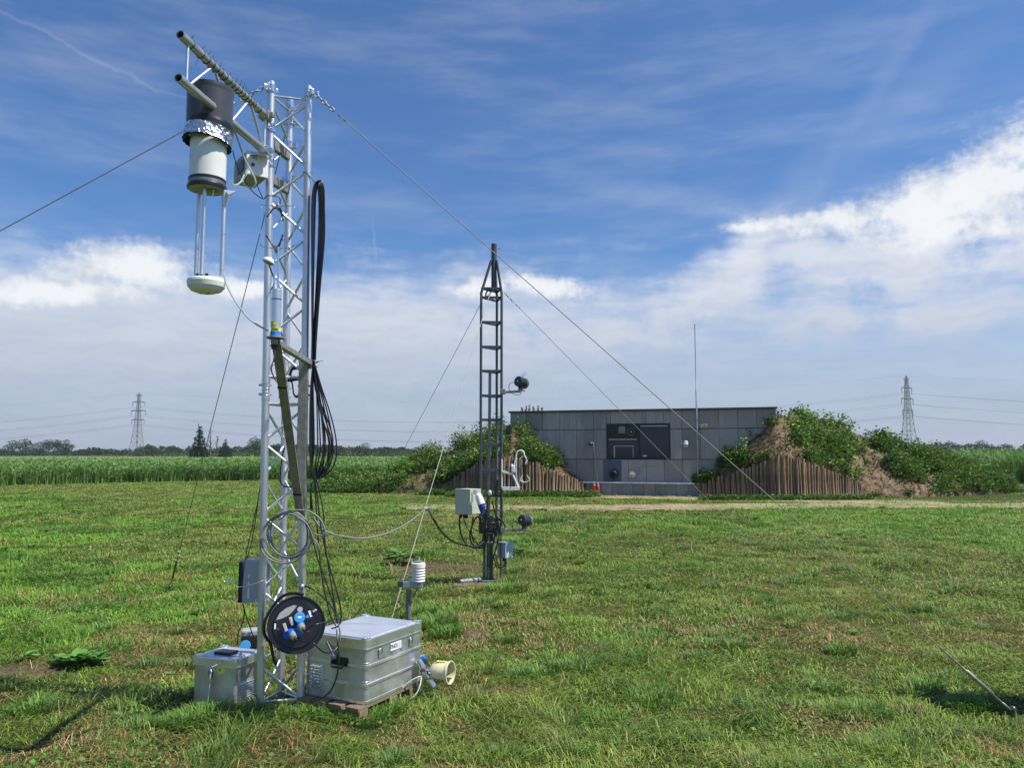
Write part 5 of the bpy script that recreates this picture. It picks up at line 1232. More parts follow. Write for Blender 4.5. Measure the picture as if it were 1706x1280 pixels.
def build_bigcase():
    z0 = .095; F = G(609, 1176, z0); Rt = G(702, 1134, z0); X = (Rt-F); X.z = 0; lx = .591; X = X.normalized(); Yv = VZ.cross(X); ly = .482
    c = F+X*lx/2+Yv*ly/2; c.z = 0
    t = thing('large_case', Vector((c.x, c.y, z0)), 'large ribbed aluminium transport case on a pallet right of the tower', 'case')
    case_parts(t, c, X, Yv, lx, ly, z0, .380, .055, (.105, .215))
    N = -Yv; front = lambda a, z: F+X*(lx*a)+N*.0+Vector((0, 0, z-F.z))
    latch(t, front(.22, z0+.275), N, X); latch(t, front(.77, z0+.275), N, X)
    # name plate
    p = front(.50, z0+.288)+N*.003; MB().box(p, (.115, .003, .046), (X, -N, VZ)).build('name_plate', labM, t)
    m = MB(); text_mesh(m, 'TNO', p+N*.0022-X*.026, X, VZ, .034, .0006); m.build('plate_lettering', blkTM, t)
    m = MB()
    for k in range(4): m.box(p+N*.002+X*.029+VZ*(.013-.009*k), (.040-.006*(k % 2), .0012, .0022), (X, -N, VZ))
    m.build('plate_small_print', mat('grey_small_print', (.35, .35, .36), rough=.6), t)
    for a in (.44, .60): MB().box(front(a, z0+.256)+N*.002, (.024, .002, .012), (X, -N, VZ)).build('blue_tag', mat('faded_blue_tag', (.10, .17, .42), rough=.6), t)
    # left side: handle and louvre
    N2 = -X; q = lambda b, z: F+Yv*(ly*b)+Vector((0, 0, z-F.z))
    louvre(t, q(.80, z0+.12), Yv, N2, .115, .155, 8)
    m = MB(); h = q(.42, z0+.235); m.box(h+N2*.004, (.13, .006, .05), (Yv, -N2, VZ), .002); m.tube([h+N2*.02-Yv*.05, h+N2*.032-Yv*.04-VZ*.03, h+N2*.032+Yv*.04-VZ*.03, h+N2*.02+Yv*.05], .007, 8); m.build('carry_handle', blackM, t)
    m = MB(); a = q(.62, z0+.34)+N2*.012; b = q(.48, z0+.26)+N2*.02; m.tube([a, b], .008, 8); m.box(b, (.03, .02, .02), None, .003); m.build('lid_stay', mat('grey_strap', (.12, .12, .14), rough=.5), t)
    # pallet
    P0 = thing('pallet', Vector((c.x, c.y, 0)), 'weathered wooden pallet boards under the large aluminium case', 'pallet')
    for k, b in enumerate((-.192, -.06, .07, .19)):
        MB().box(c+Yv*b-X*.055+VZ*.083, (.62, .10, .019), (X, Yv, VZ), .002).build('deck_board', woodM, P0)
    for k, a in enumerate((-.315, -.02, .20)):
        MB().box(c+X*a+VZ*.038+Yv*.0, (.085, .49, .068), (X, Yv, VZ), .003).build('bearer', woodM, P0)
    return c, X, Yv, lx, ly
bigc = build_bigcase()
def build_smallcase():
    L_ = G(320, 1175, .0); F = G(391, 1184, .0); X = (F-L_); lx = X.length; X = X.normalized(); Yv = VZ.cross(X); ly = .29; c = L_.lerp(F, .5)+Yv*ly/2; z0 = .0
    t = thing('small_case', Vector((c.x, c.y, 0)), 'small aluminium case with yellow tag standing left of the tower foot', 'case')
    case_parts(t, c, X, Yv, lx, ly, z0, .300, .045, (), rc=.02)
    N = -Yv; f = lambda a, z: L_+X*lx*a+VZ*z
    latch(t, f(.42, .20)+N*.001, N, X); MB().box(f(.67, .235)+N*.002, (.055, .002, .042), (X, -N, VZ)).build('yellow_tag', yelM, t)
    m = MB(); text_mesh(m, 'K', f(.64, .235)+N*.0045, X, VZ, .02); m.build('tag_print', blkTM, t)
    N2 = X; louvre(t, F+Yv*ly*.36+VZ*.085, Yv, N2, .17, .14, 9)
    m = MB()
    for k in (0,): m.box(c-X*.005-Yv*.03+VZ*.314, (.13, .085, .018), (X, Yv, VZ), .006)
    m.build('lid_handle', blackM, t)
    cable([f(.60, .27)+N*.01, f(.54, .258)+N*.02, f(.47, .24)+N*.022, f(.45, .15)+N*.02, f(.43, .06)+N*.022, f(.42, .01)+N*.03], .0045, 'pale grey cable hanging down the front of the small case', mat('pale_cable', (.5, .5, .48), rough=.5))
build_smallcase()
def build_psu():
    c = W(414, 1072, 5.476); t = thing('power_supply', Vector((c.x, 5.476, .0)), 'black power box with blue socket cover behind the small case', 'power supply'); X = Vector((.95, .3, 0)).normalized(); Y = VZ.cross(X)
    b = Vector((c.x+.02, 5.496, 0)); z = W(416, 1073, 5.476).z
    MB().box(b+VZ*z, (.15, .12, .115), (X, Y, VZ), .008).build('case', blackM, t)
    MB().box(b+VZ*(z+.075), (.14, .11, .04), (X, Y, VZ), .01).build('top_cover', mat('grey_top_cover', (.33, .36, .36), rough=.5), t)
    m = MB()
    for k in (-.04, 0): m.box(b-Y*.062+X*(k-.02)+VZ*(z+.078), (.026, .006, .018), (X, Y, VZ), .002)
    m.build('breaker', mat('dark_breaker', (.10, .11, .13), rough=.5), t)
    o = b-Y*.068-X*.045+VZ*(z-.002); MB().lathe(o, (-Y+VZ*.3).normalized(), [(0, .034), (.016, .036), (.022, .032), (.022, 0)], 24).build('socket_lid', bluegM, t)
    MB().lathe(o-VZ*.035, (-Y).normalized(), [(0, .030), (.016, .028), (.016, 0)], 24).build('socket', blueM, t)
    MB().box(Vector((b.x, b.y, (z-.055)/2)), (.14, .11, z-.06), (X, Y, VZ), .004).build('stand_block', mat('dark_block', (.04, .04, .045), rough=.6), t)
build_psu()
def build_valves():
    vs_ = 1.25
    a = W(702, 1122, 5.330); t = thing('gas_valve_set', Vector((a.x+.05, 5.257, .15)), 'chrome gas valve with blue knob and cream guard lying by the large case', 'valve')
    Y = 5.257
    P = lambda px, py, d=0.: W(px, py, Y+d)
    d = (P(722, 1147)-P(697, 1100)); L = d.length; d = d.normalized()
    MB().lathe(P(697, 1100), d, [(0, 0), (0, .023), (.06, .026), (.065, .020), (.07, .020)], 20).build('hex_body', brightM, t)
    MB().lathe(P(697, 1100)+d*.068, d, [(0, .024), (.012, .024)], 20).build('red_ring', redM, t)
    MB().lathe(P(697, 1100)+d*.080, d, [(0, .021), (.012, .027), (.05, .027), (.06, .021), (.07, .025), (L-.085, .025), (L-.075, .016), (L-.075, 0)], 20).build('regulator_tube', brightM, t)
    b = P(703, 1094, .03); e = P(716, 1110, .03); MB().lathe(b, (e-b), [(0, .0), (0, .022), (.03, .024), (.055, .018), (.06, 0)], 20).build('black_grip', darkM, t)
    MB().lathe(P(700, 1096, .02), (P(712, 1095, .02)-P(700, 1096, .02)), [(0, 0), (0, .012), (.03, .018), (.036, 0)], 16).build('blue_end', bluegM, t)
    m = MB(); s0 = P(708, 1118, -.02); s1 = P(737, 1118, .0)
    m.lathe(s0, s1-s0, [(0, .012), (.03, .012), (.032, .018), (.048, .018), (.05, .011), (.075, .011), (.078, .014), (.10, .014)], 16); m.build('side_fitting', brightM, t)
    m = MB(); m.lathe(P(714, 1123, -.03), P(728, 1124, -.03)-P(714, 1123, -.03), [(0, .01), (.05, .01), (.052, 0)], 12); m.build('side_fitting', steelM, t)
    MB().lathe(P(733, 1117, .0), Vector((.9, -.35, .05)), [(0, .010), (.01, .014), (.03, .026), (.045, .026), (.05, .014), (.05, 0)], 18).build('knob', bluegM, t)
    c = P(722, 1119, .02); ax = Vector((.92, -.36, .02)); MB().lathe(c, ax, [(0, .05), (.025, .062), (.055, .068), (.115, .070), (.12, .074), (.12, .070), (.112, .066), (.05, .063), (.02, .056), (.0, .046)], 32, True, R(250), R(-45)).build('guard_ring', creamM, t)
    c2 = c+Vector(ax).normalized()*.0; MB().lathe(c2, ax, [(.105, .070), (.12, .075), (.128, .074), (.128, .068), (.115, .066)], 32).build('guard_lip', creamM, t)
    MB().box(c+Vector(ax).normalized()*.06+VZ*.069+Vector((0, -.012, 0)), (.07, .028, .003), (Vector(ax).normalized(), VZ.cross(Vector(ax).normalized()), VZ)).build('yellow_tag', yelM, t)
    cable([W(702, 1128, 5.205), W(694, 1130, 5.184), W(678, 1140, 5.163), W(668, 1154, 5.153), W(668, 1166, 5.132), W(680, 1168, 5.101), W(694, 1156, 5.132), W(700, 1142, 5.163), W(702, 1130, 5.205)], .0042, 'thin pale hose looped beside the chrome gas valve', mat('pale_cable', (.5, .5, .48), rough=.5))
build_valves()
# ---- radiation shield on a post behind the large case
def build_shield():
    D = 6.6; b = G(680, 1071, 0); D = b.y; t = thing('weather_shield', b, 'white louvred weather shield on a grey post behind the large case', 'weather sensor')
    zt = W(680, 984, D).z; MB().tube([b, Vector((b.x, D, zt))], .024, 16).build('post', mat('weathered_post', (.17, .17, .165), rough=.6, metal=.3), t)
    z1 = W(680, 972, D).z; MB().box(Vector((b.x+.035, D-.01, z1-.01)), (.17, .07, .055), None, .006).build('clamp_block', mat('clamp_grey', (.32, .34, .37), rough=.45, metal=.3), t)
    MB().box(Vector((b.x-.065, D-.01, z1-.005)), (.05, .06, .05), None, .006).build('end_clamp', darkM, t)
    x = W(697, 955, D).x; zb = W(697, 970, D).z; m = MB(); r = .060
    for k in range(5): m.lathe((x, D, zb+.006+k*.023), VZ, [(0, r*.70), (0, r*1.0), (.004, r*1.0), (.017, r*.80), (.022, r*.72)], 28)
    m.build('louvre_stack', mat('shield_white', (.78, .78, .74), rough=.45, var=.04), t)
    zc = zb+.006+5*.023; MB().lathe((x, D, zc), VZ, [(0, r*.7), (0, r), (.036, r), (.042, r*.9), (.042, 0)], 28).build('top_cap', mat('shield_cream', (.74, .73, .64), rough=.5, var=.04), t)
    MB().lathe((x, D, zc+.042), VZ, [(0, r*.75), (.010, r*.72), (.014, r*.5), (.014, 0)], 24).build('grey_lid', steelM, t)
    for a in (R(200), R(340), R(90)):
        p = Vector((x+r*.96*math.cos(a), D+r*.96*math.sin(a), zc)); MB().tube([p, p+VZ*.078], .0032, 6).build('bird_pin', whiteM2, t)
    cable([Vector((x+.0, D, zb-.03)), W(692, 988, D), W(683, 1000, D-.05), W(668, 1013, D-.1), W(655, 1022, D-.1), W(648, 1028, D-.2), W(640, 1035, D-.5)], .004, 'thin black cable drooping from the white weather shield')
build_shield()
# ================================================================== GUY WIRES
def guy(a, b, lab, r=.0030, m=None, turn=None, anchor=True, top=True, sag=.0, tlen=.45, group=None):
    a = Vector(a); b = Vector(b); d = (b-a).normalized(); t = thing('guy_wire', b, lab, 'guy wire', group); u, w, _ = frame(d)
    L = (b-a).length; e = b-d*(tlen if turn else 0)
    s = a+d*(.22 if top else 0)
    MB().tube([s.lerp(e, k/14)-VZ*4*sag*(k/14)*(1-k/14) for k in range(15)], r, 6).build('wire', m or wireM, t)
    if top:
        mb = MB(); q = a
        for k in range(5):
            c = a+d*(.035*k+.03); ax = u if k % 2 else w
            mb.tube([c+d*.020*math.cos(x)+ax*.011*math.sin(x) for x in [2*math.pi*i/14 for i in range(14)]], .0042, 6, closed=True)
        mb.build('shackle_chain', steelM, t)
        for k in (0, 1): MB().box(s+d*(.02+.05*k), (.022, .016, .012), (u, d, w), .003).build('rope_clip', steelM, t)
    if turn:
        mb = MB(); mb.tube([e-d*.16, e-d*.0], [.006, .006], 8); mb.box(e-d*.13, (.026, .018, .014), (u, d, w), .003); mb.box(e-d*.06, (.026, .018, .014), (u, d, w), .003)
        mb.build('rope_clip', steelM, t)
        mb = MB(); mb.tube([e, e+d*.05, e+d*.06, e+d*(tlen*.62), e+d*(tlen*.63), e+d*(tlen*.8)], [.005, .005, .012, .012, .006, .005], 10); mb.build('turnbuckle', mat('turnbuckle_metal', (.13, .12, .11), rough=.4, metal=.6) if turn == 2 else steelM, t)
        mb = MB(); c = e+d*(tlen*.87); mb.tube([c+d*.035*math.cos(x)+u*.018*math.sin(x) for x in [2*math.pi*i/16 for i in range(16)]], .005, 6, closed=True); mb.build('shackle', mat('turnbuckle_metal', (.13, .12, .11), rough=.4, metal=.6) if turn == 2 else steelM, t)
        mb = MB(); mb.tube([b+VZ*.03-d*.0, b-VZ*.05], .012, 8); mb.sphere(b+VZ*.02, .02, 10); mb.build('ground_peg', mat('turnbuckle_metal', (.13, .12, .11), rough=.4, metal=.6), t)
    return t
gB = G(1688, 1188, .03)
guy(TB+VL*4.015+Vector((.04, -.03, 0)), gB, 'pale steel guy wire from the tower top down to the peg at the right', .0031, ropeM, 1, tlen=.42)
t0 = W(430, 148, 4.893)
d = W(0, 383, 4.268); dd = (d-t0); k = (t0.z)/(t0.z-d.z)
guy(TA+VL*4.02+Vector((-.04, -.03, 0)), t0+dd*k, 'steel guy wire from the tower top running out of the picture at the left', .0034, wireM, 1, tlen=.5)
guy(TCc+VL*3.99+Vector((0, .03, 0)), G(283, 981, .03), 'thin dark guy wire from behind the tower down to the turnbuckle at the left', .0034, wireM, 2, tlen=.62, top=False)
# ================================================================== DARK LATTICE MAST
def build_mast():
    base = G(817, 971); Y = base.y
    t = thing('lattice_mast', base, 'dark grey three legged lattice mast in the middle of the lawn', 'mast')
    Z = lambda py: W(818, py, Y).z
    wl = W(801, 700, Y-.05).x; wr_ = W(835.5, 700, Y-.05).x; x3 = W(827.5, 700, Y+.18).x
    A = Vector((wl, Y-.06, 0)); B = Vector((wr_, Y-.04, 0)); Cc = Vector((x3, Y+.19, 0)); z0 = .62; zt = Z(490); zc = Z(434)
    cen = Vector((W(823, 430, Y).x, Y+.02, 0)); pr = .036
    for P in (A, B, Cc):
        q = (P-cen).normalized()*(pr+.005); MB().tube([P+VZ*z0, P+VZ*zt, cen+q+VZ*zc], .0175, 12).build('leg', mastM, t)
    z = Z(482); k = 0
    for py in (482, 497, 538, 579, 619, 660, 700, 742, 784, 826, 866):
        z = Z(py)
        if z < z0: break
        for (P, Q) in ((A, B), (B, Cc), (Cc, A)):
            dd = (Q-P).normalized(); MB().box((P+Q)/2+VZ*z, ((Q-P).length, .008, .032), (dd, VZ.cross(dd), VZ), .001).build('rung', mastM, t)
    m = MB(); m.tube([cen+VZ*Z(483), cen+VZ*Z(407)], pr, 18); m.build('top_pipe', mastM, t)
    MB().lathe(cen+VZ*Z(407), VZ, [(0, pr*1.0), (.01, pr*.95), (.015, 0)], 16).build('pipe_cap', darkM, t)
    MB().tube([cen+VZ*(Z(407)-.05)-Vector((.045, 0, 0)), cen+VZ*(Z(407)-.05)+Vector((.09, 0, 0))], .006, 6).build('cross_bolt', steelM, t)
    MB().tube(catmull(C([(822, 484), (815, 483), (810, 488), (810, 494), (815, 492), (818, 485)], Y-.02), 4), .010, 8).build('lifting_hook', blackM, t)
    # inner pipe and foot
    p = W(813.5, 700, Y+.02); MB().tube([Vector((p.x, Y+.02, .0)), Vector((p.x+.02, Y+.02, Z(621)))], .020, 12).build('inner_pipe', mastLM, t)
    p = W(828.5, 750, Y+.06)
    MB().tube([Vector((p.x, Y+.05, .5)), Vector((p.x, Y+.06, Z(700)))], .010, 8).build('cable_duct', mastLM, t)
    MB().box(Vector((W(807, 940, Y).x, Y-.02, .36)), (.038, .06, 1.02), None, .004).build('foot_post', mastM, t)
    MB().box(Vector((W(818, 940, Y).x, Y+.04, .40)), (.050, .05, .86), None, .004).build('foot_post', mastM, t)
    MB().box(Vector((W(815, 900, Y).x, Y-.0, .66)), (.15, .16, .05), None, .006).build('hinge_block', mastM, t)
    m = MB()
    for zz in (.9, .62, .5): m.tube([Vector((W(798, 900, Y).x, Y-.05, zz)), Vector((W(838, 900, Y).x, Y-.05, zz))], .012, 8)
    m.build('hinge_bolt', steelM, t)
    MB().box(Vector((base.x, Y, .02)), (.22, .22, .03), None, .004).build('base_plate', mat('concrete_foot', (.15, .14, .125), rough=.9), t)
    MB().tube([W(835, 868, Y-.04), W(834, 962, Y-.04)], .009, 8).build('earth_rod', mastM, t)
    m = MB(); m.tube([W(828, 800, Y-.08), W(826, 826, Y-.08)], [.018, .026], 10); m.build('cable_sleeve', blackM, t)
    MB().sphere(W(816, 822, Y-.08), .026, 12, (1, 1, 1.5)).build('white_bulb', mat('bulb_white', (.55, .55, .52), rough=.4), t)
    return base, Y
mbase, MY = build_mast()
Zm = lambda py, Y=MY: W(818, py, Y).z
def mast_cables():
    r = random.Random(5)
    labs = ['black cable looping below the beige box, longest loop', 'black cable looping below the beige box, shorter loop', 'thin black cable below the beige box beside the mast', 'black cable wound tightly around the mast foot', 'black cable hanging right of the mast above the blue grey box', 'black cable hanging inside the mast down to its foot']
    cable(C([(766, 858), (766, 880), (772, 900), (785, 912), (800, 911), (805, 895), (803, 870)], MY-.15), .011, labs[0])
    cable(C([(788, 862), (787, 875), (783, 890), (786, 906), (798, 914), (806, 908), (803, 880), (797, 862), (790, 868), (785, 885), (790, 905)], MY-.12), .010, labs[1])
    cable(C([(771, 858), (776, 875), (785, 890), (797, 908), (806, 910)], MY-.1), .006, labs[2])
    for k in range(2):
        cable([Vector((W(815, 880, MY).x+(.13-.01*k)*math.cos(a), MY-.0+.14*math.sin(a), .60+.03*k+.05*a/6.28+.03*math.sin(2.3*a+k))) for a in np.linspace(0, 2*math.pi*2.5, 26)], .010, 'black cable wound around the mast foot, %s winding' % ('lower' if k == 0 else 'upper'), n=3)
    cable(C([(806, 840), (809, 855), (818, 868), (824, 885), (822, 905), (813, 925), (814, 945)], MY-.13), .010, labs[5])
    cable(C([(803, 838), (801, 850), (806, 870), (812, 900), (824, 896), (830, 875), (828, 862), (836, 868), (842, 880)], MY-.14), .009, 'black cable crossing the mast from the beige box to the lower dark sensor')
    cable(C([(812, 830), (811, 850), (808, 880), (810, 905)], MY-.12), .011, 'black cable straight down the mast front, left of the middle')
    cable(C([(820, 835), (826, 860), (832, 880), (830, 900), (822, 930), (818, 950)], MY-.11), .009, 'black cable down the mast front, right of the middle')
    cable(C([(824, 930), (826, 942), (833, 947), (840, 944), (842, 930)], MY-.08), .008, 'black cable looping under the blue grey box, left loop')
    cable(C([(826, 925), (830, 944), (838, 950), (843, 944), (842, 931)], MY-.06), .007, 'black cable looping under the blue grey box, right loop')
mast_cables()
def mast_boxes():
    f = W(783, 838, MY-.42); l = W(758, 836, MY-.26); r = W(804, 838, MY-.25); zt, zb = W(783, 815.5, MY-.42).z, W(783, 858.5, MY-.42).z
    for p in (f, l, r): p.z = (zt+zb)/2
    X = (r-f).normalized(); Yv = (l-f); Yv = (Yv-X*Yv.dot(X)); ly = Yv.length; Yv = Yv.normalized(); lx = (r-f).length
    t = thing('beige_enclosure', Vector((f.x, f.y, zb)), 'beige square enclosure mounted on the left side of the dark mast', 'box')
    c = f+X*lx/2+Yv*ly/2
    MB().box(c+Yv*.012, (lx-.008, ly-.02, zt-zb-.006), (X, Yv, VZ), .006).build('case', beigeM, t)
    MB().box(f+X*(.012)+Yv*ly/2, (.028, ly+.004, zt-zb), (X, Yv, VZ), .006).build('door', beigeM, t)
    for k in (.25, .4, .65):
        MB().tube([c-X*.1+Yv*(ly*k-ly/2)-VZ*(zt-zb)/2, c-X*.1+Yv*(ly*k-ly/2)-VZ*((zt-zb)/2+.045)], .015, 10).build('cable_gland', blackM, t)
    p = W(797, 826, MY-.42); q = W(802, 841, MY-.44); e = W(803, 852, MY-.44)
    t = thing('mains_plug', p, 'white and blue mains plug hanging on the beige enclosure', 'plug')
    MB().lathe(p, q-p, [(-.02, 0), (-.02, .030), (0, .042), ((q-p).length-.02, .048), ((q-p).length, .050), ((q-p).length, 0)], 20).build('socket_cover', whiteM2, t)
    MB().lathe(q, e-q, [(-.005, .040), (.03, .042), ((e-q).length, .026), ((e-q).length+.03, .018), ((e-q).length+.03, 0)], 18).build('plug_body', mat('dark_blue_plug', (.015, .05, .32), rough=.4), t)
    MB().box(W(792, 820, MY-.38), (.05, .03, .06), None, .005).build('hinge_piece', beigeM, t)
    # blue grey box right
    f = W(841.5, 918, MY-.10); f2 = W(830.5, 916, MY+.02); r = W(853.5, 918, MY-.02); zt, zb = W(841, 905, MY-.1).z, W(841, 930.5, MY-.1).z
    for p in (f, f2, r): p.z = (zt+zb)/2
    X = (r-f).normalized(); Yv = (f2-f); Yv = Yv-X*Yv.dot(X); ly = Yv.length; Yv = Yv.normalized(); lx = (r-f).length; c = f+X*lx/2+Yv*ly/2
    t = thing('junction_box', Vector((c.x, c.y, zb)), 'small pale blue junction box low on the right of the dark mast', 'box')
    bb = mat('pale_blue_box', (.34, .43, .52), rough=.4, var=.04)
    MB().box(c, (lx, ly, zt-zb), (X, Yv, VZ), .006).build('case', bb, t)
    MB().box(f+X*lx/2-Yv*.003, (lx+.004, .014, zt-zb+.004), (X, Yv, VZ), .003).build('cover', bb, t)
    for k in (.3, .72): MB().box(f+X*lx*k-Yv*.0115-VZ*(zt-zb)*.32, (.03, .003, .045), (X, Yv, VZ)).build('label', labM, t)
    for k in (.3, .6): MB().tube([c+X*lx*(k-.5)-VZ*(zt-zb)/2, c+X*lx*(k-.5)-VZ*((zt-zb)/2+.05)], .014, 10).build('cable_gland', blackM, t)
mast_boxes()
def dark_sensor(px, py, ux, lab, lit):
    Y = MY-.10; c = W(px, py, Y); t = thing('optical_sensor', c-VZ*.10, lab, 'sensor', 'cylindrical optical sensors on the mast')
    ax = Vector((.62, .77, -.16)).normalized(); r = .066; L = .15; p0 = c-ax*.03
    m = MB(); pr = [(0, 0), (0, r*.9), (.008, r), (.035, r)]
    z = .035
    for k in range(4): pr += [(z, r*.93), (z+.006, r*.93), (z+.006, r), (z+.022, r)]; z += .022
    pr += [(z, r*.9), (z, 0)]; m.lathe(p0, ax, pr, 28); m.build('finned_body', mat('anthracite_housing', (.05, .055, .065), rough=.35, metal=.3), t)
    MB().lathe(p0-ax*.004, ax, [(0, 0), (0, r*.16), (.006, r*.16)], 14).build('lens', brightM, t)
    MB().lathe(p0+ax*(z+.02), ax, [(-.02, r*.7), (0, r*1.05), (.008, r*1.08), (.012, r*1.02), (.012, 0)], 26).build('rear_shield', mat('rear_grey', (.24, .25, .27), rough=.4, metal=.3), t)
    MB().box(c-VZ*(r+.02)+ax*.03, (.06, .07, .04), None, .006).build('foot', darkM, t)
    a = c-VZ*(r+.045)+ax*.03; MB().box(a, (.12, .08, .008), None, .002).build('mounting_plate', steelM, t)
    b = Vector((W(838, py, MY-.04).x, MY-.05, a.z-.01)); MB().box((a+b)/2-VZ*.008, ((a-b).length, .03, .03), ((a-b).normalized(), VZ.cross((a-b).normalized()), VZ), .003).build('arm', steelM, t)
    MB().box(b, (.06, .06, .07), None, .006).build('arm_clamp', dullM, t)
    for k in range(5):
        q = p0+ax*(.03+.02*k)+VZ*r; s_ = (-1, 1, 1.2, .8, 1)[k]; MB().tube([q, q+Vector((.055*s_, .02, .065+.01*(k % 2)))], [.0022, .0015], 5).build('bird_spike', steelM, t)
    pts = [a+Vector((.01, -.03, 0)), a+Vector((.0, -.04, -.045)), a+Vector((-.06, -.05, -.055)), a+Vector((-.13, -.05, -.02)), a+Vector((-.15, -.04, .06)), a+Vector((-.11, -.03, .105)), a+Vector((-.05, -.02, .09)), c-VZ*r*.6-ax*.01]
    MB().tube(catmull(pts, 6), .0038, 6).build('loop_cable', cableM, t)
    MB().tube([c-VZ*r+Vector((-.01, 0, .01)), c-VZ*r-Vector((.0, 0, .02))], .01, 8).build('cable_gland', blackM, t)
dark_sensor(865, 636, 0, 'dark cylindrical sensor with wire spikes on the upper arm of the mast', 0)
dark_sensor(871, 867, 0, 'dark cylindrical sensor with wire spikes on the lower arm of the mast', 1)
def white_sonic():
    Y = MY-.10; P = lambda px, py, d=0.: W(px, py, Y+d)
    t = thing('open_path_anemometer', P(840, 816), 'white curved arm wind sensor on a bracket right of the dark mast', 'wind sensor'); wm = mat('sensor_white', (.76, .77, .78), rough=.35, var=.04)
    MB().tube([P(836, 765), P(836, 815)], .009, 8).build('back_bar', wm, t)
    MB().box((P(837, 814)+P(866, 815))/2, ((P(866, 815)-P(837, 814)).length, .03, .045), None, .004).build('lower_arm', wm, t)
    a, b = P(837, 786), P(852, 790); dd = (b-a).normalized(); MB().box((a+b)/2, ((b-a).length+.02, .03, .028), (dd, VZ.cross(dd), dd.cross(VZ.cross(dd))), .004).build('upper_arm', wm, t)
    MB().tube([P(853, 788), P(864, 814)], .012, 12).build('stay_tube', wm, t)
    MB().box(P(855, 782), (.05, .05, .09), None, .012).build('head_block', wm, t); MB().sphere(P(853, 776), .018, 10).build('head_knob', wm, t)
    MB().tube(catmull([P(856, 778), P(859, 765), P(861, 755), P(865, 751.5), P(870, 751.5), P(873, 755), P(873, 759)], 5), .010, 10).build('curved_arm', wm, t)
    for k, pts in enumerate(([(873, 759), (876, 764), (878, 768), (876, 773)], [(872, 760), (868, 763), (865, 766)], [(874, 759), (877, 763), (876.5, 768), (875, 774)])): MB().tube(catmull([P(x, y, -.03*k) for x, y in pts], 4), .0048, 8).build('upper_claw', wm, t)
    for k, pts in enumerate(([(873.5, 804), (868, 802), (867, 799), (870, 791)], [(873.5, 804), (878, 803), (882, 800), (878, 792)], [(873, 805), (870, 801), (869, 797), (871, 793)])): MB().tube(catmull([P(x, y, -.03*k) for x, y in pts], 4), .0048, 8).build('lower_claw', wm, t)
    MB().tube(catmull([P(861, 763), P(860.5, 780), P(861, 798), P(864, 812)], 4), .005, 6).build('thin_lead', wm, t)
    MB().tube([P(864, 814), P(871, 812)], .006, 6).build('end_pin', steelM, t)
white_sonic()
cable([Vector((W(768, 974, MY).x, MY-.15, .03)), Vector((W(785, 970, MY).x, MY-.08, .035)), Vector((W(806, 968, MY).x, MY, .04))], .03, 'grey corrugated conduit lying on the soil at the mast foot', mat('conduit_grey', (.26, .30, .34), rough=.5), 'conduit')
mt = Vector((W(823, 487, MY).x, MY, W(823, 490, MY).z))
guy(Vector((W(839, 487, MY).x, MY-.02, W(839, 487, MY).z)), G(1294, 950, .03), 'thin guy wire from the dark mast down to the lawn in front of the bunker', .0034, ropeM, None, top=True, group=None)
guy(Vector((W(800, 510, MY).x, MY-.05, W(800, 510, MY).z)), G(597, 893, .03), 'thin guy wire from the dark mast down to the lawn at the left', .0036, wireM, None, top=False)
gz_ = G(653, 1030, .03)
guy(Vector((W(817, 490, MY).x, MY-.08, W(817, 490, MY).z)), gz_, 'pale guy rope from the dark mast down to the grass behind the large case', .0046, mat('pale_rope', (.44, .42, .37), rough=.7), None, top=False)
p = W(709, 848, 8.4); props(MB().sphere(p, .022, 10, (1.2, 1, .9)).tube([p+Vector((-.02, 0, .015)), p+Vector((.03, 0, -.02))], .008, 6).build('rope_knot', mat('pale_rope', (.62, .60, .54), rough=.7), None, loc=p), 'pale knot of rope tying the sagging cables to the guy rope', 'knot')
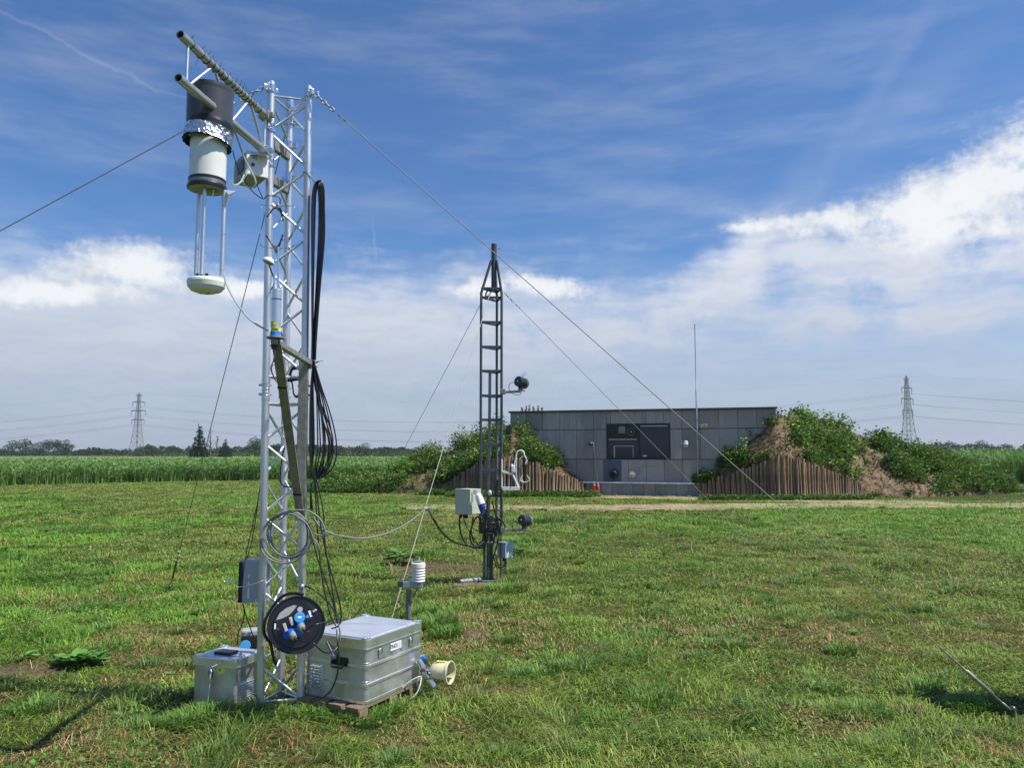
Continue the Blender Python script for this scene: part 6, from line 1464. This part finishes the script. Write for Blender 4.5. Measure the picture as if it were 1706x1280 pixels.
# ================================================================== BROAD LEAF PLANTS
def leafy_plant(px, py, n, L, sp, lab, h=.10, col=(.075, .17, .035), name='broadleaf_plant', elong=1.0):
    g = G(px, py); t = thing(name, (g.x, g.y, gz(g.x, g.y)), lab, 'plant'); r = np.random.default_rng(px); V, F, Cc = [], [], []; o = 0; b = ORG[t]
    for i in range(n):
        a = r.random()*6.283; q = sp*r.random()**.6; c = np.array([g.x+q*math.cos(a)*elong, g.y+q*math.sin(a)*.7, b.z+h*(.35+.65*r.random())]); d = np.array([math.cos(a), math.sin(a), .25+.5*r.random()]); d /= np.linalg.norm(d); s_ = np.cross(d, [0, 0, 1]); s_ /= np.linalg.norm(s_); up = np.cross(s_, d); l = L*(.6+.7*r.random()); w_ = l*.34
        vs = []
        for j in range(6):
            f = j/5; wd = w_*math.sin(math.pi*min(1, .12+f*.88))**.7*(1-.1*(j % 2)) if j < 5 else .001; cc = c+d*l*(f-.3)+up*(-.25*l*f*f+.02*l*math.sin(j*2+i))
            vs += [cc-s_*wd+up*w_*.22, cc, cc+s_*wd+up*w_*.22]
        V += vs; F += [(o+3*j+k, o+3*j+k+1, o+3*j+k+4, o+3*j+k+3) for j in range(5) for k in (0, 1)]; Cc += [np.array(col)*(.75+.6*r.random())]*len(vs); o += len(vs)
    npmesh('leaves', np.array(V), np.array(F), None, np.array(Cc), leafM, parent=t, loc=tuple(b), smooth=True)
    m = MB()
    for i in range(8): a = r.random()*6.28; m.tube([b-VZ*.01, b+Vector((math.cos(a)*sp*.5*elong, math.sin(a)*sp*.35, h*.6))], [.005, .003], 5)
    m.build('stems', mat('green_stem', (.12, .2, .05), rough=.6), t)
leafy_plant(128, 1108, 60, .11, .15, 'broad leaved green plant lying low at the left of the lawn', .09, (.11, .25, .05), elong=1.3)
leafy_plant(44, 1100, 9, .07, .07, 'small broad leaved plant beside the bare spot at the far left', .05, (.14, .30, .06))
leafy_plant(665, 942, 34, .15, .24, 'shaded dock plant behind the weather shield near the mast', .20, (.13, .24, .06))
leafy_plant(868, 927, 20, .11, .15, 'small weed clump growing right of the blue junction box', .12, (.08, .18, .035))
leafy_plant(1425, 1060, 9, .05, .06, 'small bright weed in the lawn left of the right guy wire', .04, (.10, .24, .04))
# unseen box added right of the picture to cast the shadow near the peg
def offframe_shadow_caster():
    g = G(1706, 1175); c = Vector((3.66, 5.02, 0)); t = thing('shadow_caster', c, 'tall dark box added out of view to cast the shadow near the guy peg', 'shadow caster')
    MB().box(c+VZ*.60, (.40, .34, 1.2), None, .01).build('body', darkM, t); MB().box(c+VZ*1.215, (.42, .36, .03), None, .008).build('lid', darkM, t)
    MB().tube(catmull([c+Vector((-.06, -.16, .25)), c+Vector((-.05, -.18, .25)), c+Vector((.05, -.18, .25)), c+Vector((.06, -.16, .25))], 4), .008, 8).build('handle', blackM, t)
offframe_shadow_caster()

# ================================================================== HAZE
def build_haze():
    m = bpy.data.materials.new('thin_air'); m.use_nodes = True; nt = m.node_tree; nt.nodes.clear()
    v = nt.nodes.new('ShaderNodeVolumePrincipled'); v.inputs['Color'].default_value = (.80, .86, .95, 1); v.inputs['Density'].default_value = .00016; v.inputs['Anisotropy'].default_value = .2
    o = nt.nodes.new('ShaderNodeOutputMaterial'); nt.links.new(v.outputs[0], o.inputs['Volume'])
    b = MB().box((0, 930, 25), (4200, 3000, 52)); props(b.build('haze', m), 'thin pale summer haze over the far fields', 'haze', None, 'stuff')
build_haze()
